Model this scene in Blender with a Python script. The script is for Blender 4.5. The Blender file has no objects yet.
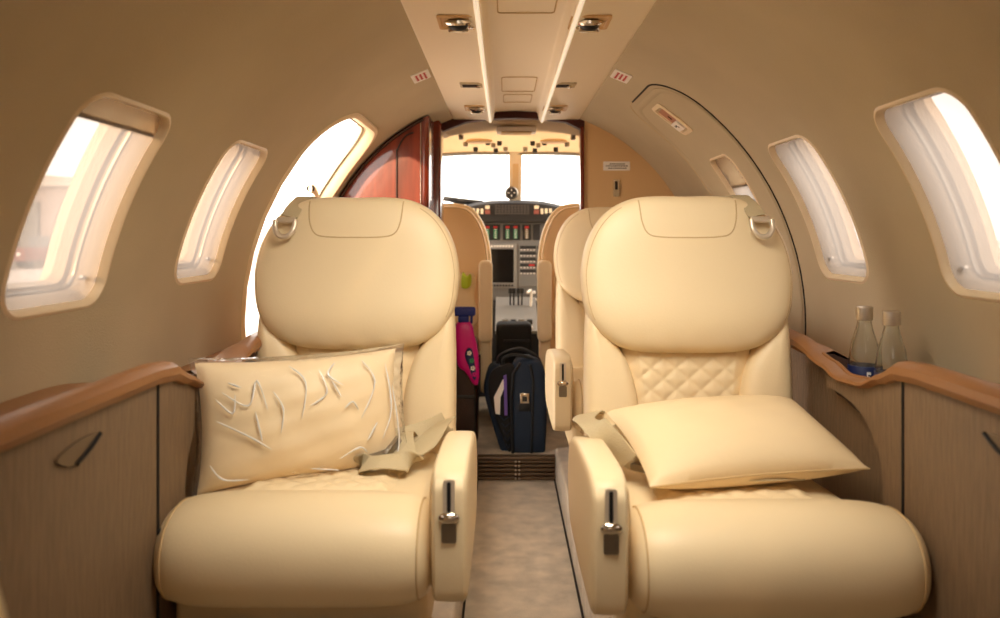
import bpy, bmesh, math, random
from mathutils import Vector, Matrix
from mathutils.geometry import delaunay_2d_cdt
random.seed(7)
PI = math.pi
C = bpy.context.scene.collection
SC = bpy.context.scene

# ------------------------------------------------------------------ camera, sky, lights, exposure
CAMX, CAMZ, F = -0.048, 0.97, 780.0
VPX, VPY = 504.0, 235.0
cd = bpy.data.cameras.new('camera'); cam = bpy.data.objects.new('camera', cd); C.objects.link(cam)
cam.location = (CAMX, 0, CAMZ); cam.rotation_euler = (PI/2, 0, 0)
cd.sensor_width = 36; cd.lens = 36*F/1000
cd.shift_x = -(VPX-500)/1000.0; cd.shift_y = -(309-VPY)/1000.0
cd.clip_start = 0.05; cd.clip_end = 500
cd.dof.use_dof = True; cd.dof.focus_distance = 1.9; cd.dof.aperture_fstop = 3.6
SC.camera = cam
SC.view_settings.view_transform = 'Standard'; SC.view_settings.look = 'None'
SC.view_settings.gamma = 1; SC.view_settings.use_curve_mapping = False
SC.view_settings.exposure = 0.1
w = bpy.data.worlds.new('sky'); SC.world = w; w.use_nodes = True
bg = w.node_tree.nodes['Background']
bg.inputs[0].default_value = (1.0, 0.92, 0.83, 1); bg.inputs[1].default_value = 5.2
try:
    SC.cycles.max_bounces = 10; SC.cycles.diffuse_bounces = 6; SC.cycles.transparent_max_bounces = 16
    SC.cycles.sample_clamp_indirect = 6; SC.cycles.caustics_reflective = False; SC.cycles.caustics_refractive = False
except Exception: pass

def area(name, loc, rot, sx, sy, power, col=(1, .86, .68), portal=False):
    l = bpy.data.lights.new(name, 'AREA'); l.shape = 'RECTANGLE'; l.size = sx; l.size_y = sy
    l.energy = power; l.color = col
    if portal: l.cycles.is_portal = True
    o = bpy.data.objects.new(name, l); C.objects.link(o); o.location = loc; o.rotation_euler = rot
    return o
sl_ = bpy.data.lights.new('sun', 'SUN'); sl_.energy = 6; sl_.angle = math.radians(2); sl_.color = (1, .72, .42)
so_ = bpy.data.objects.new('sun', sl_); C.objects.link(so_); so_.rotation_euler = Vector((-1, -2.5, .55)).to_track_quat('Z', 'Y').to_euler()
# added fill lights under the ceiling, out of view, brightening seats and cabin
area('fill_light_aft', (0, -0.75, 1.405), (math.radians(20), 0, 0), .42, 0.9, 2.6, (1, .88, .72))
lm_ = area('fill_light_mid', (0, 1.02, 1.40), (math.radians(34), 0, 0), .44, 0.6, 6.8, (1, .90, .74)); lm_.data.spread = math.radians(125)

# ------------------------------------------------------------------ helpers
def srgb(r, g, b):
    def f(c):
        c /= 255.0
        return c/12.92 if c <= .04045 else ((c+.055)/1.055)**2.4
    return (f(r), f(g), f(b), 1)

def mat(name, col, rough=.5, metal=0, bump=0, bscale=200, var=0, vscale=8, coat=0, trans=0, ior=1.45, stretch=None, emit=0, sheen=0, col2=None):
    m = bpy.data.materials.new(name); m.use_nodes = True
    nt = m.node_tree; p = nt.nodes['Principled BSDF']
    p.inputs['Base Color'].default_value = col; p.inputs['Roughness'].default_value = rough
    p.inputs['Metallic'].default_value = metal; p.inputs['Coat Weight'].default_value = coat
    p.inputs['Transmission Weight'].default_value = trans; p.inputs['IOR'].default_value = ior
    p.inputs['Sheen Weight'].default_value = sheen
    if emit:
        p.inputs['Emission Color'].default_value = col; p.inputs['Emission Strength'].default_value = emit
    tc = nt.nodes.new('ShaderNodeTexCoord'); mp = nt.nodes.new('ShaderNodeMapping')
    nt.links.new(tc.outputs['Object'], mp.inputs[0])
    if stretch: mp.inputs['Scale'].default_value = stretch
    if var or col2:
        n = nt.nodes.new('ShaderNodeTexNoise'); n.inputs['Scale'].default_value = vscale; n.inputs['Detail'].default_value = 6
        nt.links.new(mp.outputs[0], n.inputs['Vector'])
        r = nt.nodes.new('ShaderNodeValToRGB')
        c2 = col2 or tuple(c*(1-var) for c in col[:3])+(1,)
        r.color_ramp.elements[0].position = .35; r.color_ramp.elements[1].position = .65
        r.color_ramp.elements[0].color = c2; r.color_ramp.elements[1].color = col
        nt.links.new(n.outputs[0], r.inputs[0]); nt.links.new(r.outputs[0], p.inputs['Base Color'])
    if bump:
        n = nt.nodes.new('ShaderNodeTexNoise'); n.inputs['Scale'].default_value = bscale; n.inputs['Detail'].default_value = 4
        nt.links.new(mp.outputs[0], n.inputs['Vector'])
        b = nt.nodes.new('ShaderNodeBump'); b.inputs['Strength'].default_value = bump; b.inputs['Distance'].default_value = .004
        nt.links.new(n.outputs[0], b.inputs['Height']); nt.links.new(b.outputs[0], p.inputs['Normal'])
    return m

def glassy(name, tint, gloss=.06, rough=.03, wrinkle=0, wscale=14, milk=0, mtype='ShaderNodeBsdfTranslucent', milkcol=(1, 1, 1, 1)):
    """clear pane or film: see-through with a share of mirror reflection and haze"""
    m = bpy.data.materials.new(name); m.use_nodes = True; nt = m.node_tree
    for n in list(nt.nodes): nt.nodes.remove(n)
    out = nt.nodes.new('ShaderNodeOutputMaterial'); t = nt.nodes.new('ShaderNodeBsdfTransparent'); g = nt.nodes.new('ShaderNodeBsdfGlossy')
    t.inputs[0].default_value = tint; g.inputs['Roughness'].default_value = rough
    mx = nt.nodes.new('ShaderNodeMixShader'); fr = nt.nodes.new('ShaderNodeLayerWeight'); fr.inputs[0].default_value = gloss
    src = t.outputs[0]
    if milk:
        d = nt.nodes.new(mtype); d.inputs[0].default_value = milkcol
        m2 = nt.nodes.new('ShaderNodeMixShader'); m2.inputs[0].default_value = milk
        nt.links.new(t.outputs[0], m2.inputs[1]); nt.links.new(d.outputs[0], m2.inputs[2]); src = m2.outputs[0]
    nt.links.new(fr.outputs['Fresnel'], mx.inputs[0]); nt.links.new(src, mx.inputs[1]); nt.links.new(g.outputs[0], mx.inputs[2])
    nt.links.new(mx.outputs[0], out.inputs[0])
    if wrinkle:
        tc = nt.nodes.new('ShaderNodeTexCoord'); n = nt.nodes.new('ShaderNodeTexNoise'); n.inputs['Scale'].default_value = wscale
        n.inputs['Detail'].default_value = 3; n.inputs['Distortion'].default_value = 1.6
        nt.links.new(tc.outputs['Object'], n.inputs['Vector'])
        b = nt.nodes.new('ShaderNodeBump'); b.inputs['Strength'].default_value = wrinkle; b.inputs['Distance'].default_value = .03
        nt.links.new(n.outputs[0], b.inputs['Height'])
        nt.links.new(b.outputs[0], g.inputs['Normal']); nt.links.new(b.outputs[0], fr.inputs['Normal'])
    return m

M = dict(
    leather=mat('cream_leather', srgb(238, 218, 180), .42, bump=.07, bscale=260),
    leather2=mat('cream_leather_gusset', srgb(230, 207, 166), .45, bump=.07, bscale=260),
    seam=mat('stitch', srgb(206, 178, 132), .6),
    jamb=mat('window_jamb', srgb(232, 210, 180), .5),
    suede=mat('headliner_suede', srgb(194, 178, 148), .85, bump=.25, bscale=400, var=.07, vscale=5),
    plastic=mat('cream_trim', srgb(232, 212, 180), .4),
    ceil=mat('ceiling_vinyl', srgb(250, 236, 210), .5, bump=.05, bscale=90),
    dark=mat('dark_gap', srgb(40, 30, 22), .8),
    black=mat('black_plastic', srgb(22, 22, 24), .45),
    chrome=mat('chrome', srgb(225, 215, 200), .15, 1),
    steel=mat('brushed_steel', srgb(150, 142, 130), .35, 1),
    carpet=mat('carpet', srgb(208, 190, 164), .95, bump=.9, bscale=500, var=.32, vscale=14, sheen=.3),
    wood=mat('cherry_wood', srgb(128, 44, 24), .27, bump=0, var=.45, vscale=6, coat=.8, stretch=(6, 6, .6)),
    veneer=mat('woven_veneer', srgb(134, 110, 85), .55, bump=.5, bscale=130, var=.22, vscale=60, stretch=(1, 3.0, .35)),
    brown=mat('tan_leather', srgb(152, 104, 62), .38, bump=.12, bscale=220),
    beige=mat('bulkhead_laminate', srgb(216, 178, 128), .5),
    pane=glassy('cabin_pane', (.24, .222, .216, 1), .025, milk=.17, milkcol=(1, .92, .86, 1)),
    clear=glassy('clear_pane', (.93, .93, .93, 1), .04),
    film=glassy('plastic_film', (.98, .98, .98, 1), .12, .12, wrinkle=.25, wscale=22, milk=.05, mtype='ShaderNodeBsdfDiffuse'),
    glint=glassy('film_glint_fold', (.95, .95, .95, 1), .4, .15, milk=.75, mtype='ShaderNodeBsdfDiffuse'),  # whitened folds: highlights of the wrap put into the colour
    glass=mat('bottle_glass', (.9, .93, .93, 1), .01, trans=1, ior=1.4),
    navy=mat('navy_fabric', srgb(22, 38, 58), .7, bump=.5, bscale=300),
    blackcloth=mat('black_fabric', srgb(16, 16, 19), .75, bump=.4, bscale=300),
    grey=mat('panel_grey', srgb(112, 110, 107), .5),
    shield=mat('glareshield', srgb(44, 41, 40), .7),
    white=mat('white_paper', srgb(240, 234, 226), .6),
    belt=mat('belt_webbing', srgb(196, 180, 146), .6, bump=.4, bscale=350),
    pillow=mat('pillow_cloth', srgb(238, 215, 175), .55, bump=.12, bscale=60),
    red=mat('red_print', srgb(186, 40, 40), .5),
    green=mat('green_tape', srgb(40, 150, 90), .5), purple=mat('purple_paper', srgb(104, 78, 160), .5),
    pink=mat('pink_plastic', srgb(208, 18, 130), .35), blue=mat('blue_plastic', srgb(20, 40, 130), .35),
    yellow=mat('yellow_cloth', srgb(176, 196, 40), .6),
    case=mat('dark_brown_leather', srgb(48, 28, 20), .35, bump=.3, bscale=120),
    screen=mat('screen_off', srgb(8, 8, 10), .12),
    label=mat('navy_label', srgb(22, 36, 86), .5), capm=mat('silver_cap', srgb(214, 204, 190), .3, .9),
    concrete=mat('apron_concrete', srgb(190, 180, 170), .9), hangar=mat('hangar_cladding', srgb(160, 145, 138), .8),
    dullred=mat('dull_red_key', srgb(150, 84, 72), .5),
    silver=mat('satin_silver', srgb(226, 214, 196), .28, .55),
    strip=mat('light_strip', (1, .86, .64, 1), .4, emit=.5),
    shade=mat('shade_cloth', srgb(252, 238, 214), .7), cockseat=mat('cockpit_seat_cover', srgb(228, 196, 150), .55),
    lamp=mat('lamp_lens', (1, .85, .62, 1), .4, emit=1.0),
    reddark=mat('vehicle_paint', srgb(120, 50, 44), .4),
)

def new(): return bmesh.new()
def obj(name, bm, m, parent=None, smooth=True, angle=40):
    org = Vector((0, 0, 0))
    p = parent
    while p is not None: org = org + Vector(p.location); p = p.parent
    bmesh.ops.recalc_face_normals(bm, faces=bm.faces)
    if org.length: bmesh.ops.translate(bm, verts=bm.verts, vec=-org)
    me = bpy.data.meshes.new(name); bm.to_mesh(me); bm.free()
    me.materials.append(M[m] if isinstance(m, str) else m)
    if smooth:
        me.polygons.foreach_set('use_smooth', [True]*len(me.polygons)); me.set_sharp_from_angle(angle=math.radians(angle))
    o = bpy.data.objects.new(name, me); C.objects.link(o)
    if parent is not None: o.parent = parent
    return o
def tag(o, label, cat, group=None):
    o['label'] = label; o['category'] = cat
    if group: o['group'] = group
    return o
def thing(name, label, cat, loc=(0, 0, 0), group=None):
    o = bpy.data.objects.new(name, None); o.empty_display_size = .05; C.objects.link(o); o.location = loc
    return tag(o, label, cat, group)
def struct(o): o['kind'] = 'structure'; return o
def sroot(name, loc=(0, 0, 0)):
    o = bpy.data.objects.new(name, None); o.empty_display_size = .05; C.objects.link(o); o.location = loc; o['kind'] = 'structure'; return o
def lab(o, s): o['label'] = s; return o

def box(bm, lo, hi, bev=0, seg=2, mtx=None):
    r = bmesh.ops.create_cube(bm, size=1)
    vs = r['verts']
    for v in vs:
        v.co = Vector([lo[i] if v.co[i] < 0 else hi[i] for i in range(3)])
    if bev:
        es = list({e for v in vs for e in v.link_edges})
        rr = bmesh.ops.bevel(bm, geom=es, offset=bev, segments=seg, profile=.5, affect='EDGES')
        vs = list({v for f in rr['faces'] for v in f.verts} | {v for v in vs if v.is_valid})
    if mtx is not None: bmesh.ops.transform(bm, matrix=mtx, verts=[v for v in vs if v.is_valid])
    return vs
def tube(bm, pts, r, n=8, closed=False, rx=None):
    pts = [Vector(p) for p in pts]; N = len(pts); rings = []
    up0 = None
    for i, p in enumerate(pts):
        if closed: t = pts[(i+1) % N]-pts[i-1]
        else: t = pts[min(i+1, N-1)]-pts[max(i-1, 0)]
        t.normalize()
        if up0 is None:
            up0 = Vector((0, 0, 1)) if abs(t.z) < .9 else Vector((1, 0, 0))
        a = up0-t*up0.dot(t)
        if a.length < 1e-5: a = t.orthogonal()
        a.normalize(); b = t.cross(a); up0 = a
        rr = r[i] if isinstance(r, (list, tuple)) else r
        rings.append([bm.verts.new(p+a*rr*math.cos(2*PI*k/n)+b*(rx or rr)*math.sin(2*PI*k/n)) for k in range(n)])
    for i in range(N if closed else N-1):
        A, B = rings[i], rings[(i+1) % N]
        for k in range(n): bm.faces.new((A[k], A[(k+1) % n], B[(k+1) % n], B[k]))
    if not closed:
        bm.faces.new(rings[0]); bm.faces.new(rings[-1])
def ribbon(bm, pts, wid, th, wdir):
    """flat strap: centre line pts, width vectors wdir (one or list)"""
    pts = [Vector(p) for p in pts]; rings = []
    for i, p in enumerate(pts):
        t = (pts[min(i+1, len(pts)-1)]-pts[max(i-1, 0)]).normalized()
        if isinstance(wdir, list):
            f_ = i/(len(pts)-1)*(len(wdir)-1); k_ = min(int(f_), len(wdir)-2); w_ = Vector(wdir[k_]).lerp(Vector(wdir[k_+1]), f_-k_)
        else: w_ = Vector(wdir)
        w_ = (w_-t*w_.dot(t)).normalized(); n = t.cross(w_)
        rings.append([bm.verts.new(p+w_*a*wid/2+n*b*th/2) for a, b in ((-1, -.5), (-.9, -1), (.9, -1), (1, -.5), (1, .5), (.9, 1), (-.9, 1), (-1, .5))])
    for A, B in zip(rings, rings[1:]):
        for k in range(8): bm.faces.new((A[k], A[(k+1) % 8], B[(k+1) % 8], B[k]))
    bm.faces.new(rings[0]); bm.faces.new(rings[-1])
def catmull(P, n=8, closed=False):
    P = [Vector(p) for p in P]; N = len(P); out = []
    for i in range(N if closed else N-1):
        if closed: p0, p1, p2, p3 = P[i-1], P[i], P[(i+1) % N], P[(i+2) % N]
        else: p0, p1, p2, p3 = P[max(i-1, 0)], P[i], P[i+1], P[min(i+2, N-1)]
        for k in range(n):
            t = k/n
            out.append(.5*((2*p1)+(p2-p0)*t+(2*p0-5*p1+4*p2-p3)*t*t+(3*p1-p0-3*p2+p3)*t**3))
    if not closed: out.append(P[-1])
    return out
def lathe(bm, prof, loc, n=28, mtx=None):
    rings = []
    for r, z in prof:
        rings.append([bm.verts.new(Vector((r*math.cos(2*PI*k/n), r*math.sin(2*PI*k/n), z))) for k in range(n)])
    for A, B in zip(rings, rings[1:]):
        for k in range(n): bm.faces.new((A[k], A[(k+1) % n], B[(k+1) % n], B[k]))
    bm.faces.new(rings[0]); bm.faces.new(rings[-1])
    T = Matrix.Translation(loc)
    if mtx is not None: T = T @ mtx
    bmesh.ops.transform(bm, matrix=T, verts=[v for r in rings for v in r])
def pad(bm, out2, T1, T2, fn, p=4, p2=None, rings=9, ctr=None):
    """closed cushion: outline out2 (u,v); front bulge T1, back bulge T2; fn(u,v,h)->Vector world"""
    P = [Vector((a, b)) for a, b in out2]; N = len(P)
    c = Vector(ctr) if ctr else sum(P, Vector((0, 0)))/N
    p2 = p2 or p
    def ring(t, T, pp):
        s = math.cos(t)**(2/pp) if t < PI/2-1e-6 else 0; h = T*math.sin(t)**(2/pp)
        return s, h
    ed = [bm.verts.new(fn(q.x, q.y, 0)) for q in P]
    for T, sg, pp in ((T1, 1, p), (T2, -1, p2)):
        prev = ed
        for k in range(1, rings):
            s, h = ring(PI/2*k/rings, T, pp)
            cur = [bm.verts.new(fn(c.x+(q.x-c.x)*s, c.y+(q.y-c.y)*s, sg*h)) for q in P]
            for i in range(N): bm.faces.new((prev[i], prev[(i+1) % N], cur[(i+1) % N], cur[i]))
            prev = cur
        ce = bm.verts.new(fn(c.x, c.y, sg*T))
        for i in range(N): bm.faces.new((prev[i], prev[(i+1) % N], ce))
def smooth2(pts, n=6):
    return [(v.x, v.y) for v in catmull([(a, b, 0) for a, b in pts], n, True)]
def rrect(x0, y0, x1, y1, r, n=6):
    out = []
    for cx, cy, a0 in ((x1-r, y1-r, 0), (x0+r, y1-r, 90), (x0+r, y0+r, 180), (x1-r, y0+r, 270)):
        for k in range(n+1):
            a = math.radians(a0+90*k/n); out.append((cx+r*math.cos(a), cy+r*math.sin(a)))
    return out
def densify(P, step):
    out = []
    for a, b in zip(P, P[1:]+P[:1]):
        L = math.dist(a, b); n = max(1, int(math.ceil(L/step)))
        for k in range(n): out.append((a[0]+(b[0]-a[0])*k/n, a[1]+(b[1]-a[1])*k/n))
    return out
def superq(bm, c, a, nx=5, nyz=2.4, U=36, V=40):
    """cushion roll: round in y-z, squarer along x"""
    rows = []
    for i in range(U+1):
        u = -PI/2+PI*i/U
        cu = abs(math.cos(u))**(2/nx); su = math.copysign(abs(math.sin(u))**(2/nx), u)
        if i in (0, U): rows.append([bm.verts.new((c[0]+a[0]*su, c[1], c[2]))]); continue
        row = []
        for j in range(V):
            v = 2*PI*j/V
            cv = math.copysign(abs(math.cos(v))**(2/nyz), math.cos(v)); sv = math.copysign(abs(math.sin(v))**(2/nyz), math.sin(v))
            row.append(bm.verts.new((c[0]+a[0]*su, c[1]+a[1]*cu*cv, c[2]+a[2]*cu*sv)))
        rows.append(row)
    for A, B in zip(rows, rows[1:]):
        for j in range(V):
            k = (j+1) % V
            if len(A) == 1: bm.faces.new((A[0], B[j], B[k]))
            elif len(B) == 1: bm.faces.new((A[j], A[k], B[0]))
            else: bm.faces.new((A[j], A[k], B[k], B[j]))
def gridsurf(bm, nu, nv, fn):
    G = [[bm.verts.new(fn(i/nu, j/nv)) for j in range(nv+1)] for i in range(nu+1)]
    for i in range(nu):
        for j in range(nv): bm.faces.new((G[i][j], G[i+1][j], G[i+1][j+1], G[i][j+1]))
    return G
def poly(bm, pts): return bm.faces.new([bm.verts.new(p) for p in pts])
def prism(bm, P, fn, d0, d1):
    """extrude 2D polygon P between depths, fn(u,v,d)->world"""
    a = [bm.verts.new(fn(u, v, d0)) for u, v in P]; b = [bm.verts.new(fn(u, v, d1)) for u, v in P]
    bm.faces.new(a); bm.faces.new(b)
    for i in range(len(P)): bm.faces.new((a[i], a[(i+1) % len(P)], b[(i+1) % len(P)], b[i]))

# ------------------------------------------------------------------ hull
R = .74; HZ = .735
YA, YB = -1.9, 3.1
def hp(sd, y, th, r=R): return Vector((sd*r*math.cos(th), y, HZ+r*math.sin(th)))
TH1, TH0 = math.acos(.25/R), math.radians(-56)
def win_out(y0, y1, t0, t1, r=.045, grow=0):
    return rrect(y0-grow, math.radians(t0)*R-grow, y1+grow, math.radians(t1)*R+grow, r+grow, 6)
AFTW = [(.535-.52*k, .785-.52*k) for k in range(5)]
CABW = {-1: [(1.052, 1.318), (1.598, 1.850)]+AFTW, 1: [(1.110, 1.364), (1.650, 1.903)]+AFTW}
def wall(sd, holes):
    pts = []; edges = []
    s0, s1 = TH0*R, TH1*R
    NS = 34
    for i in range(51):
        for j in range(NS+1): pts.append(Vector((YA+(YB-YA)*i/50, s0+(s1-s0)*j/NS)))
    hs = []
    for h in holes:
        h = densify(h, .03); hs.append(h); b = len(pts)
        for q in h: pts.append(Vector(q))
        edges += [(b+i, b+(i+1) % len(h)) for i in range(len(h))]
    V, E, FC, *_ = delaunay_2d_cdt(pts, edges, [], 0, 1e-5)
    def inside(q, P):
        c = False
        for a, b in zip(P, P[1:]+P[:1]):
            if (a[1] > q[1]) != (b[1] > q[1]) and q[0] < (b[0]-a[0])*(q[1]-a[1])/(b[1]-a[1])+a[0]: c = not c
        return c
    bm = new(); vs = [bm.verts.new(hp(sd, v.x, v.y/R)) for v in V]
    for f in FC:
        c = sum((V[i] for i in f), Vector((0, 0)))/3
        if any(inside(c, h) for h in hs): continue
        bm.faces.new([vs[i] for i in f])
    bmesh.ops.delete(bm, geom=[v for v in bm.verts if not v.link_faces], context='VERTS')
    return bm
door = rrect(2.07, math.radians(-50)*R, 2.68, math.radians(50.5)*R, .17, 10)
hatchwin = (2.19, 2.39, 11, 38.5)
wl_holes = [win_out(a, b, 9.4 if k == 0 else 10.5, 35.5) for k, (a, b) in enumerate(CABW[-1])]+[door]
wr_holes = [win_out(a, b, 10.5, 37.2) for a, b in CABW[1]]+[win_out(*hatchwin, r=.035)]
struct(obj('wall_left', wall(-1, wl_holes), 'suede')); struct(obj('wall_right', wall(1, wr_holes), 'suede'))

def ring_path(sd, outl, r, n=3):
    o = []
    for (a, b), (c, d) in zip(outl, outl[1:]+outl[:1]):
        m = 10 if math.dist((a, b), (c, d)) > .06 and len(outl) < 60 else 1
        o += [hp(sd, a+(c-a)*k/m, (b+(d-b)*k/m)/R, r) for k in range(m)]
    return o
def loft(bm, loops):
    L = [[bm.verts.new(p) for p in l] for l in loops]
    for A, B in zip(L, L[1:]):
        n = len(A)
        for k in range(n): bm.faces.new((A[k], A[(k+1) % n], B[(k+1) % n], B[k]))
    return L
wn = 0
def window(sd, y0, y1, t0, t1, r=.045, shade=0, deep=.075):
    global wn; wn += 1
    root = sroot('window_%d' % wn, hp(sd, (y0+y1)/2, math.radians(t0+t1)/2))
    o = lambda g: densify(win_out(y0, y1, t0, t1, r, g), .03) if False else win_out(y0, y1, t0, t1, r, g)
    bm = new()   # rounded lip around the hole
    loft(bm, [ring_path(sd, o(.008), R+.001), ring_path(sd, o(.005), R-.0015), ring_path(sd, o(.001), R-.0025), ring_path(sd, o(-.002), R), ring_path(sd, o(-.006), R+.010)])
    obj('window_frame', bm, 'plastic', root)
    bm = new()   # deep jamb with steps
    loft(bm, [ring_path(sd, o(-.006), R+.010), ring_path(sd, o(-.010), R+.026), ring_path(sd, o(-.016), R+.034), ring_path(sd, o(-.016), R+.052), ring_path(sd, o(-.024), R+.056), ring_path(sd, o(-.026), R+deep), ring_path(sd, o(-.004), R+deep+.004), ring_path(sd, o(.0), R+deep+.03)])
    obj('jamb', bm, 'jamb', root)
    bm = new(); loft(bm, [ring_path(sd, o(-.0145), R+.040), ring_path(sd, o(-.020), R+.042), ring_path(sd, o(-.020), R+.046), ring_path(sd, o(-.0145), R+.048)])
    obj('pane_seal', bm, 'steel', root)
    bm = new()
    S0, S1 = math.radians(t0)*R-.002, math.radians(t1)*R+.002
    gridsurf(bm, 2, 10, lambda u, v: hp(sd, y0-.002+(y1-y0+.004)*u, (S0+(S1-S0)*v)/R, R+deep+.006))
    obj('outer_pane', bm, 'clear', root)
    bm = new()
    gridsurf(bm, 2, 10, lambda u, v: hp(sd, y0+.005+(y1-y0-.010)*u, (S0+.007+(S1-S0-.014)*v)/R, R+.011))
    obj('inner_pane', bm, 'pane', root)
    if shade:
        bm = new(); sa = S1-(S1-S0)*shade
        G = gridsurf(bm, 2, 12, lambda u, v: hp(sd, y0+.012+(y1-y0-.024)*u, (sa+(S1-.012-sa)*v)/R, R+.017+.0006*(int(v*12+.5) % 2)))
        bmesh.ops.solidify(bm, geom=bm.faces[:], thickness=.002)
        obj('window_shade', bm, M['shade'], root)
        bm = new(); tube(bm, [hp(sd, y0+.012, sa/R, R+.016), hp(sd, y1-.012, sa/R, R+.016)], .004)
        obj('shade_rail', bm, 'plastic', root)
    bm = new(); lathe(bm, [(.006, 0), (.007, .004), (.004, .008)], (0, 0, 0), 12)
    q = hp(sd, y1-.035, math.radians(t0)+.05, R+.018)
    bmesh.ops.translate(bm, verts=bm.verts, vec=q); obj('latch', bm, 'chrome', root)
for sd in (-1, 1):
    for k, (a, b) in enumerate(CABW[sd]):
        window(sd, a, b, 9.4 if (sd < 0 and k == 0) else 10.5, 35.5 if sd < 0 else 37.2, shade=.13 if (sd < 0 and k == 0) else 0)
window(1, *hatchwin, r=.035, shade=.30, deep=.062)

# door opening on the left: jamb, sill
dr = sroot('door_1', (-R, 2.375, .4))
def door_out(g): return rrect(2.07-g, math.radians(-50)*R-g, 2.68+g, math.radians(50.5)*R+g, .17+g, 10)
bm = new(); loft(bm, [ring_path(-1, door_out(.018), R+.001), ring_path(-1, door_out(.012), R-.006), ring_path(-1, door_out(0), R-.005), ring_path(-1, door_out(-.012), R+.01), ring_path(-1, door_out(-.013), R+.030), ring_path(-1, door_out(-.022), R+.034), ring_path(-1, door_out(-.023), R+.055)])
obj('door_frame', bm, 'plastic', dr)
bm = new(); pth = door_out(-.018); tube(bm, ring_path(-1, pth, R+.033), .004, 8, True); obj('door_seal', bm, 'steel', dr)
bm = new(); fd = hframe0 = None
q0 = hp(-1, 2.665, math.radians(30), R+.024); q1 = hp(-1, 2.50, math.radians(30), R+.026)
tube(bm, catmull([hp(-1, 2.665, math.radians(27), R+.022), hp(-1, 2.60, math.radians(28.5), R+.024), hp(-1, 2.52, math.radians(30), R+.024), hp(-1, 2.47, math.radians(30), R+.024)], 5), .016, 8, rx=.006); sn = obj('snubber_arm', bm, 'plastic', dr)
bm = new(); lathe(bm, [(.012, 0), (.012, .012), (.006, .015)], q1+Vector((0, -.012, 0)), 16, Matrix.Rotation(PI/2, 4, 'X')); obj('snubber_pad', bm, 'dark', sn)

# ceiling: two flat side panels and a recessed centre channel
ce = sroot('ceiling', (0, .6, 1.43))
ZP = CAMZ+.463
prof = [(-.262, .012), (-.252, -.002), (-.245, -.004), (-.125, -.006), (-.108, -.012), (-.097, -.012), (-.090, -.004), (-.086, .020), (-.080, .026), (0, .030), (.080, .026), (.086, .020), (.090, -.004), (.097, -.012), (.108, -.012), (.125, -.006), (.245, -.004), (.252, -.002), (.262, .012)]
bm = new(); loops = []
for y in (YA, YB): loops.append([bm.verts.new((x, y, ZP+z)) for x, z in prof])
for k in range(len(prof)-1): bm.faces.new((loops[0][k], loops[0][k+1], loops[1][k+1], loops[1][k]))
obj('ceiling_panel', bm, 'ceil', ce, angle=50)
bm = new()
for sx in (-1, 1):
    for y in (1.1, 2.0, 2.9): pass
for y0, y1, hw in ((1.60, 1.66, .0), (1.2, 1.72, .062), (2.42, 2.66, .055), (2.72, 2.88, .05)):
    if hw == 0: continue
    tube(bm, [Vector((x, y, ZP+.0285-abs(x)*.04)) for x, y in rrect(-hw, y0, hw, y1, .012, 3)], .0016, 6, True)
obj('panel_joint', bm, 'seam', ce)
for sx in (-1, 1):
    bm = new(); tube(bm, [(sx*.1025, YA, ZP-.0125), (sx*.1025, YB, ZP-.0125)], .0055, 8); obj('light_rail', bm, M['strip'], ce)
# passenger service units
def vent(x, y, label):
    r = thing('air_vent', label, 'air vent', (x, y, ZP-.006), 'air vents in the ceiling panels')
    bm = new()
    P = rrect(-.043, -.052, .043, .052, .008, 3)
    fnz = lambda u, v, d: Vector((x+u, y+v, ZP-.006-d))
    A = [bm.verts.new(fnz(u, v, 0)) for u, v in P]; B = [bm.verts.new(fnz(u, v, .004)) for u, v in P]
    P2 = rrect(-.037, -.046, .037, .046, .006, 3)
    Cc = [bm.verts.new(fnz(u, v, .004)) for u, v in P2]; D = [bm.verts.new(fnz(u*.94, v*.94, .001)) for u, v in P2]
    for L1, L2 in ((A, B), (B, Cc), (Cc, D)):
        for k in range(len(P)): bm.faces.new((L1[k], L1[(k+1) % len(P)], L2[(k+1) % len(P)], L2[k]))
    bm.faces.new(D); obj('vent_housing', bm, 'beige', r)
    sx = -1 if x < 0 else 1
    c = (x, y, ZP-.004); T = Matrix.Rotation(math.radians(20), 4, 'X')
    bm = new(); lathe(bm, [(.030, .003), (.031, -.003), (.027, -.008), (.024, -.007), (.023, -.002)], c, 28, T); rg = obj('nozzle_ring', bm, 'chrome', r)
    bm = new(); lathe(bm, [(.023, -.002), (.021, -.012), (.015, -.019), (.008, -.021)], c, 24, T); nz = obj('nozzle', bm, 'black', r)
    bm = new(); box(bm, (-.022, -.006, -.024), (.022, .006, -.010), .003, 2, Matrix.Translation(c) @ T); obj('nozzle_grip', bm, 'chrome', nz)
    bm = new(); lathe(bm, [(.009, .002), (.009, -.005), (.005, -.007)], (x-sx*.026, y+.030, ZP-.006), 14); obj('reading_lamp', bm, 'chrome', r)
    return r
vent(-.146, 1.67, 'chrome twin air vent in left ceiling panel, nearest the camera')
vent(.135, 1.67, 'chrome twin air vent in right ceiling panel, nearest the camera')
vent(-.146, 2.80, 'small chrome twin air vent in left ceiling panel near the cockpit')
vent(.135, 2.80, 'small chrome twin air vent in right ceiling panel near the cockpit')
def slot(x, y, label):
    r = thing('reading_light', label, 'light', (x, y, ZP-.006), 'narrow lights in the ceiling panels')
    bm = new(); box(bm, (x-.038, y-.032, ZP-.010), (x+.038, y+.032, ZP-.001), .003); obj('housing', bm, 'suede', r)
    bm = new(); box(bm, (x-.030, y-.020, ZP-.0115), (x+.016, y+.020, ZP-.009), .001); obj('slot', bm, 'dark', r)
    bm = new(); lathe(bm, [(.009, 0), (.009, -.005), (.005, -.008)], (x+.018, y, ZP-.008), 16); obj('lens', bm, 'chrome', r)
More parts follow.
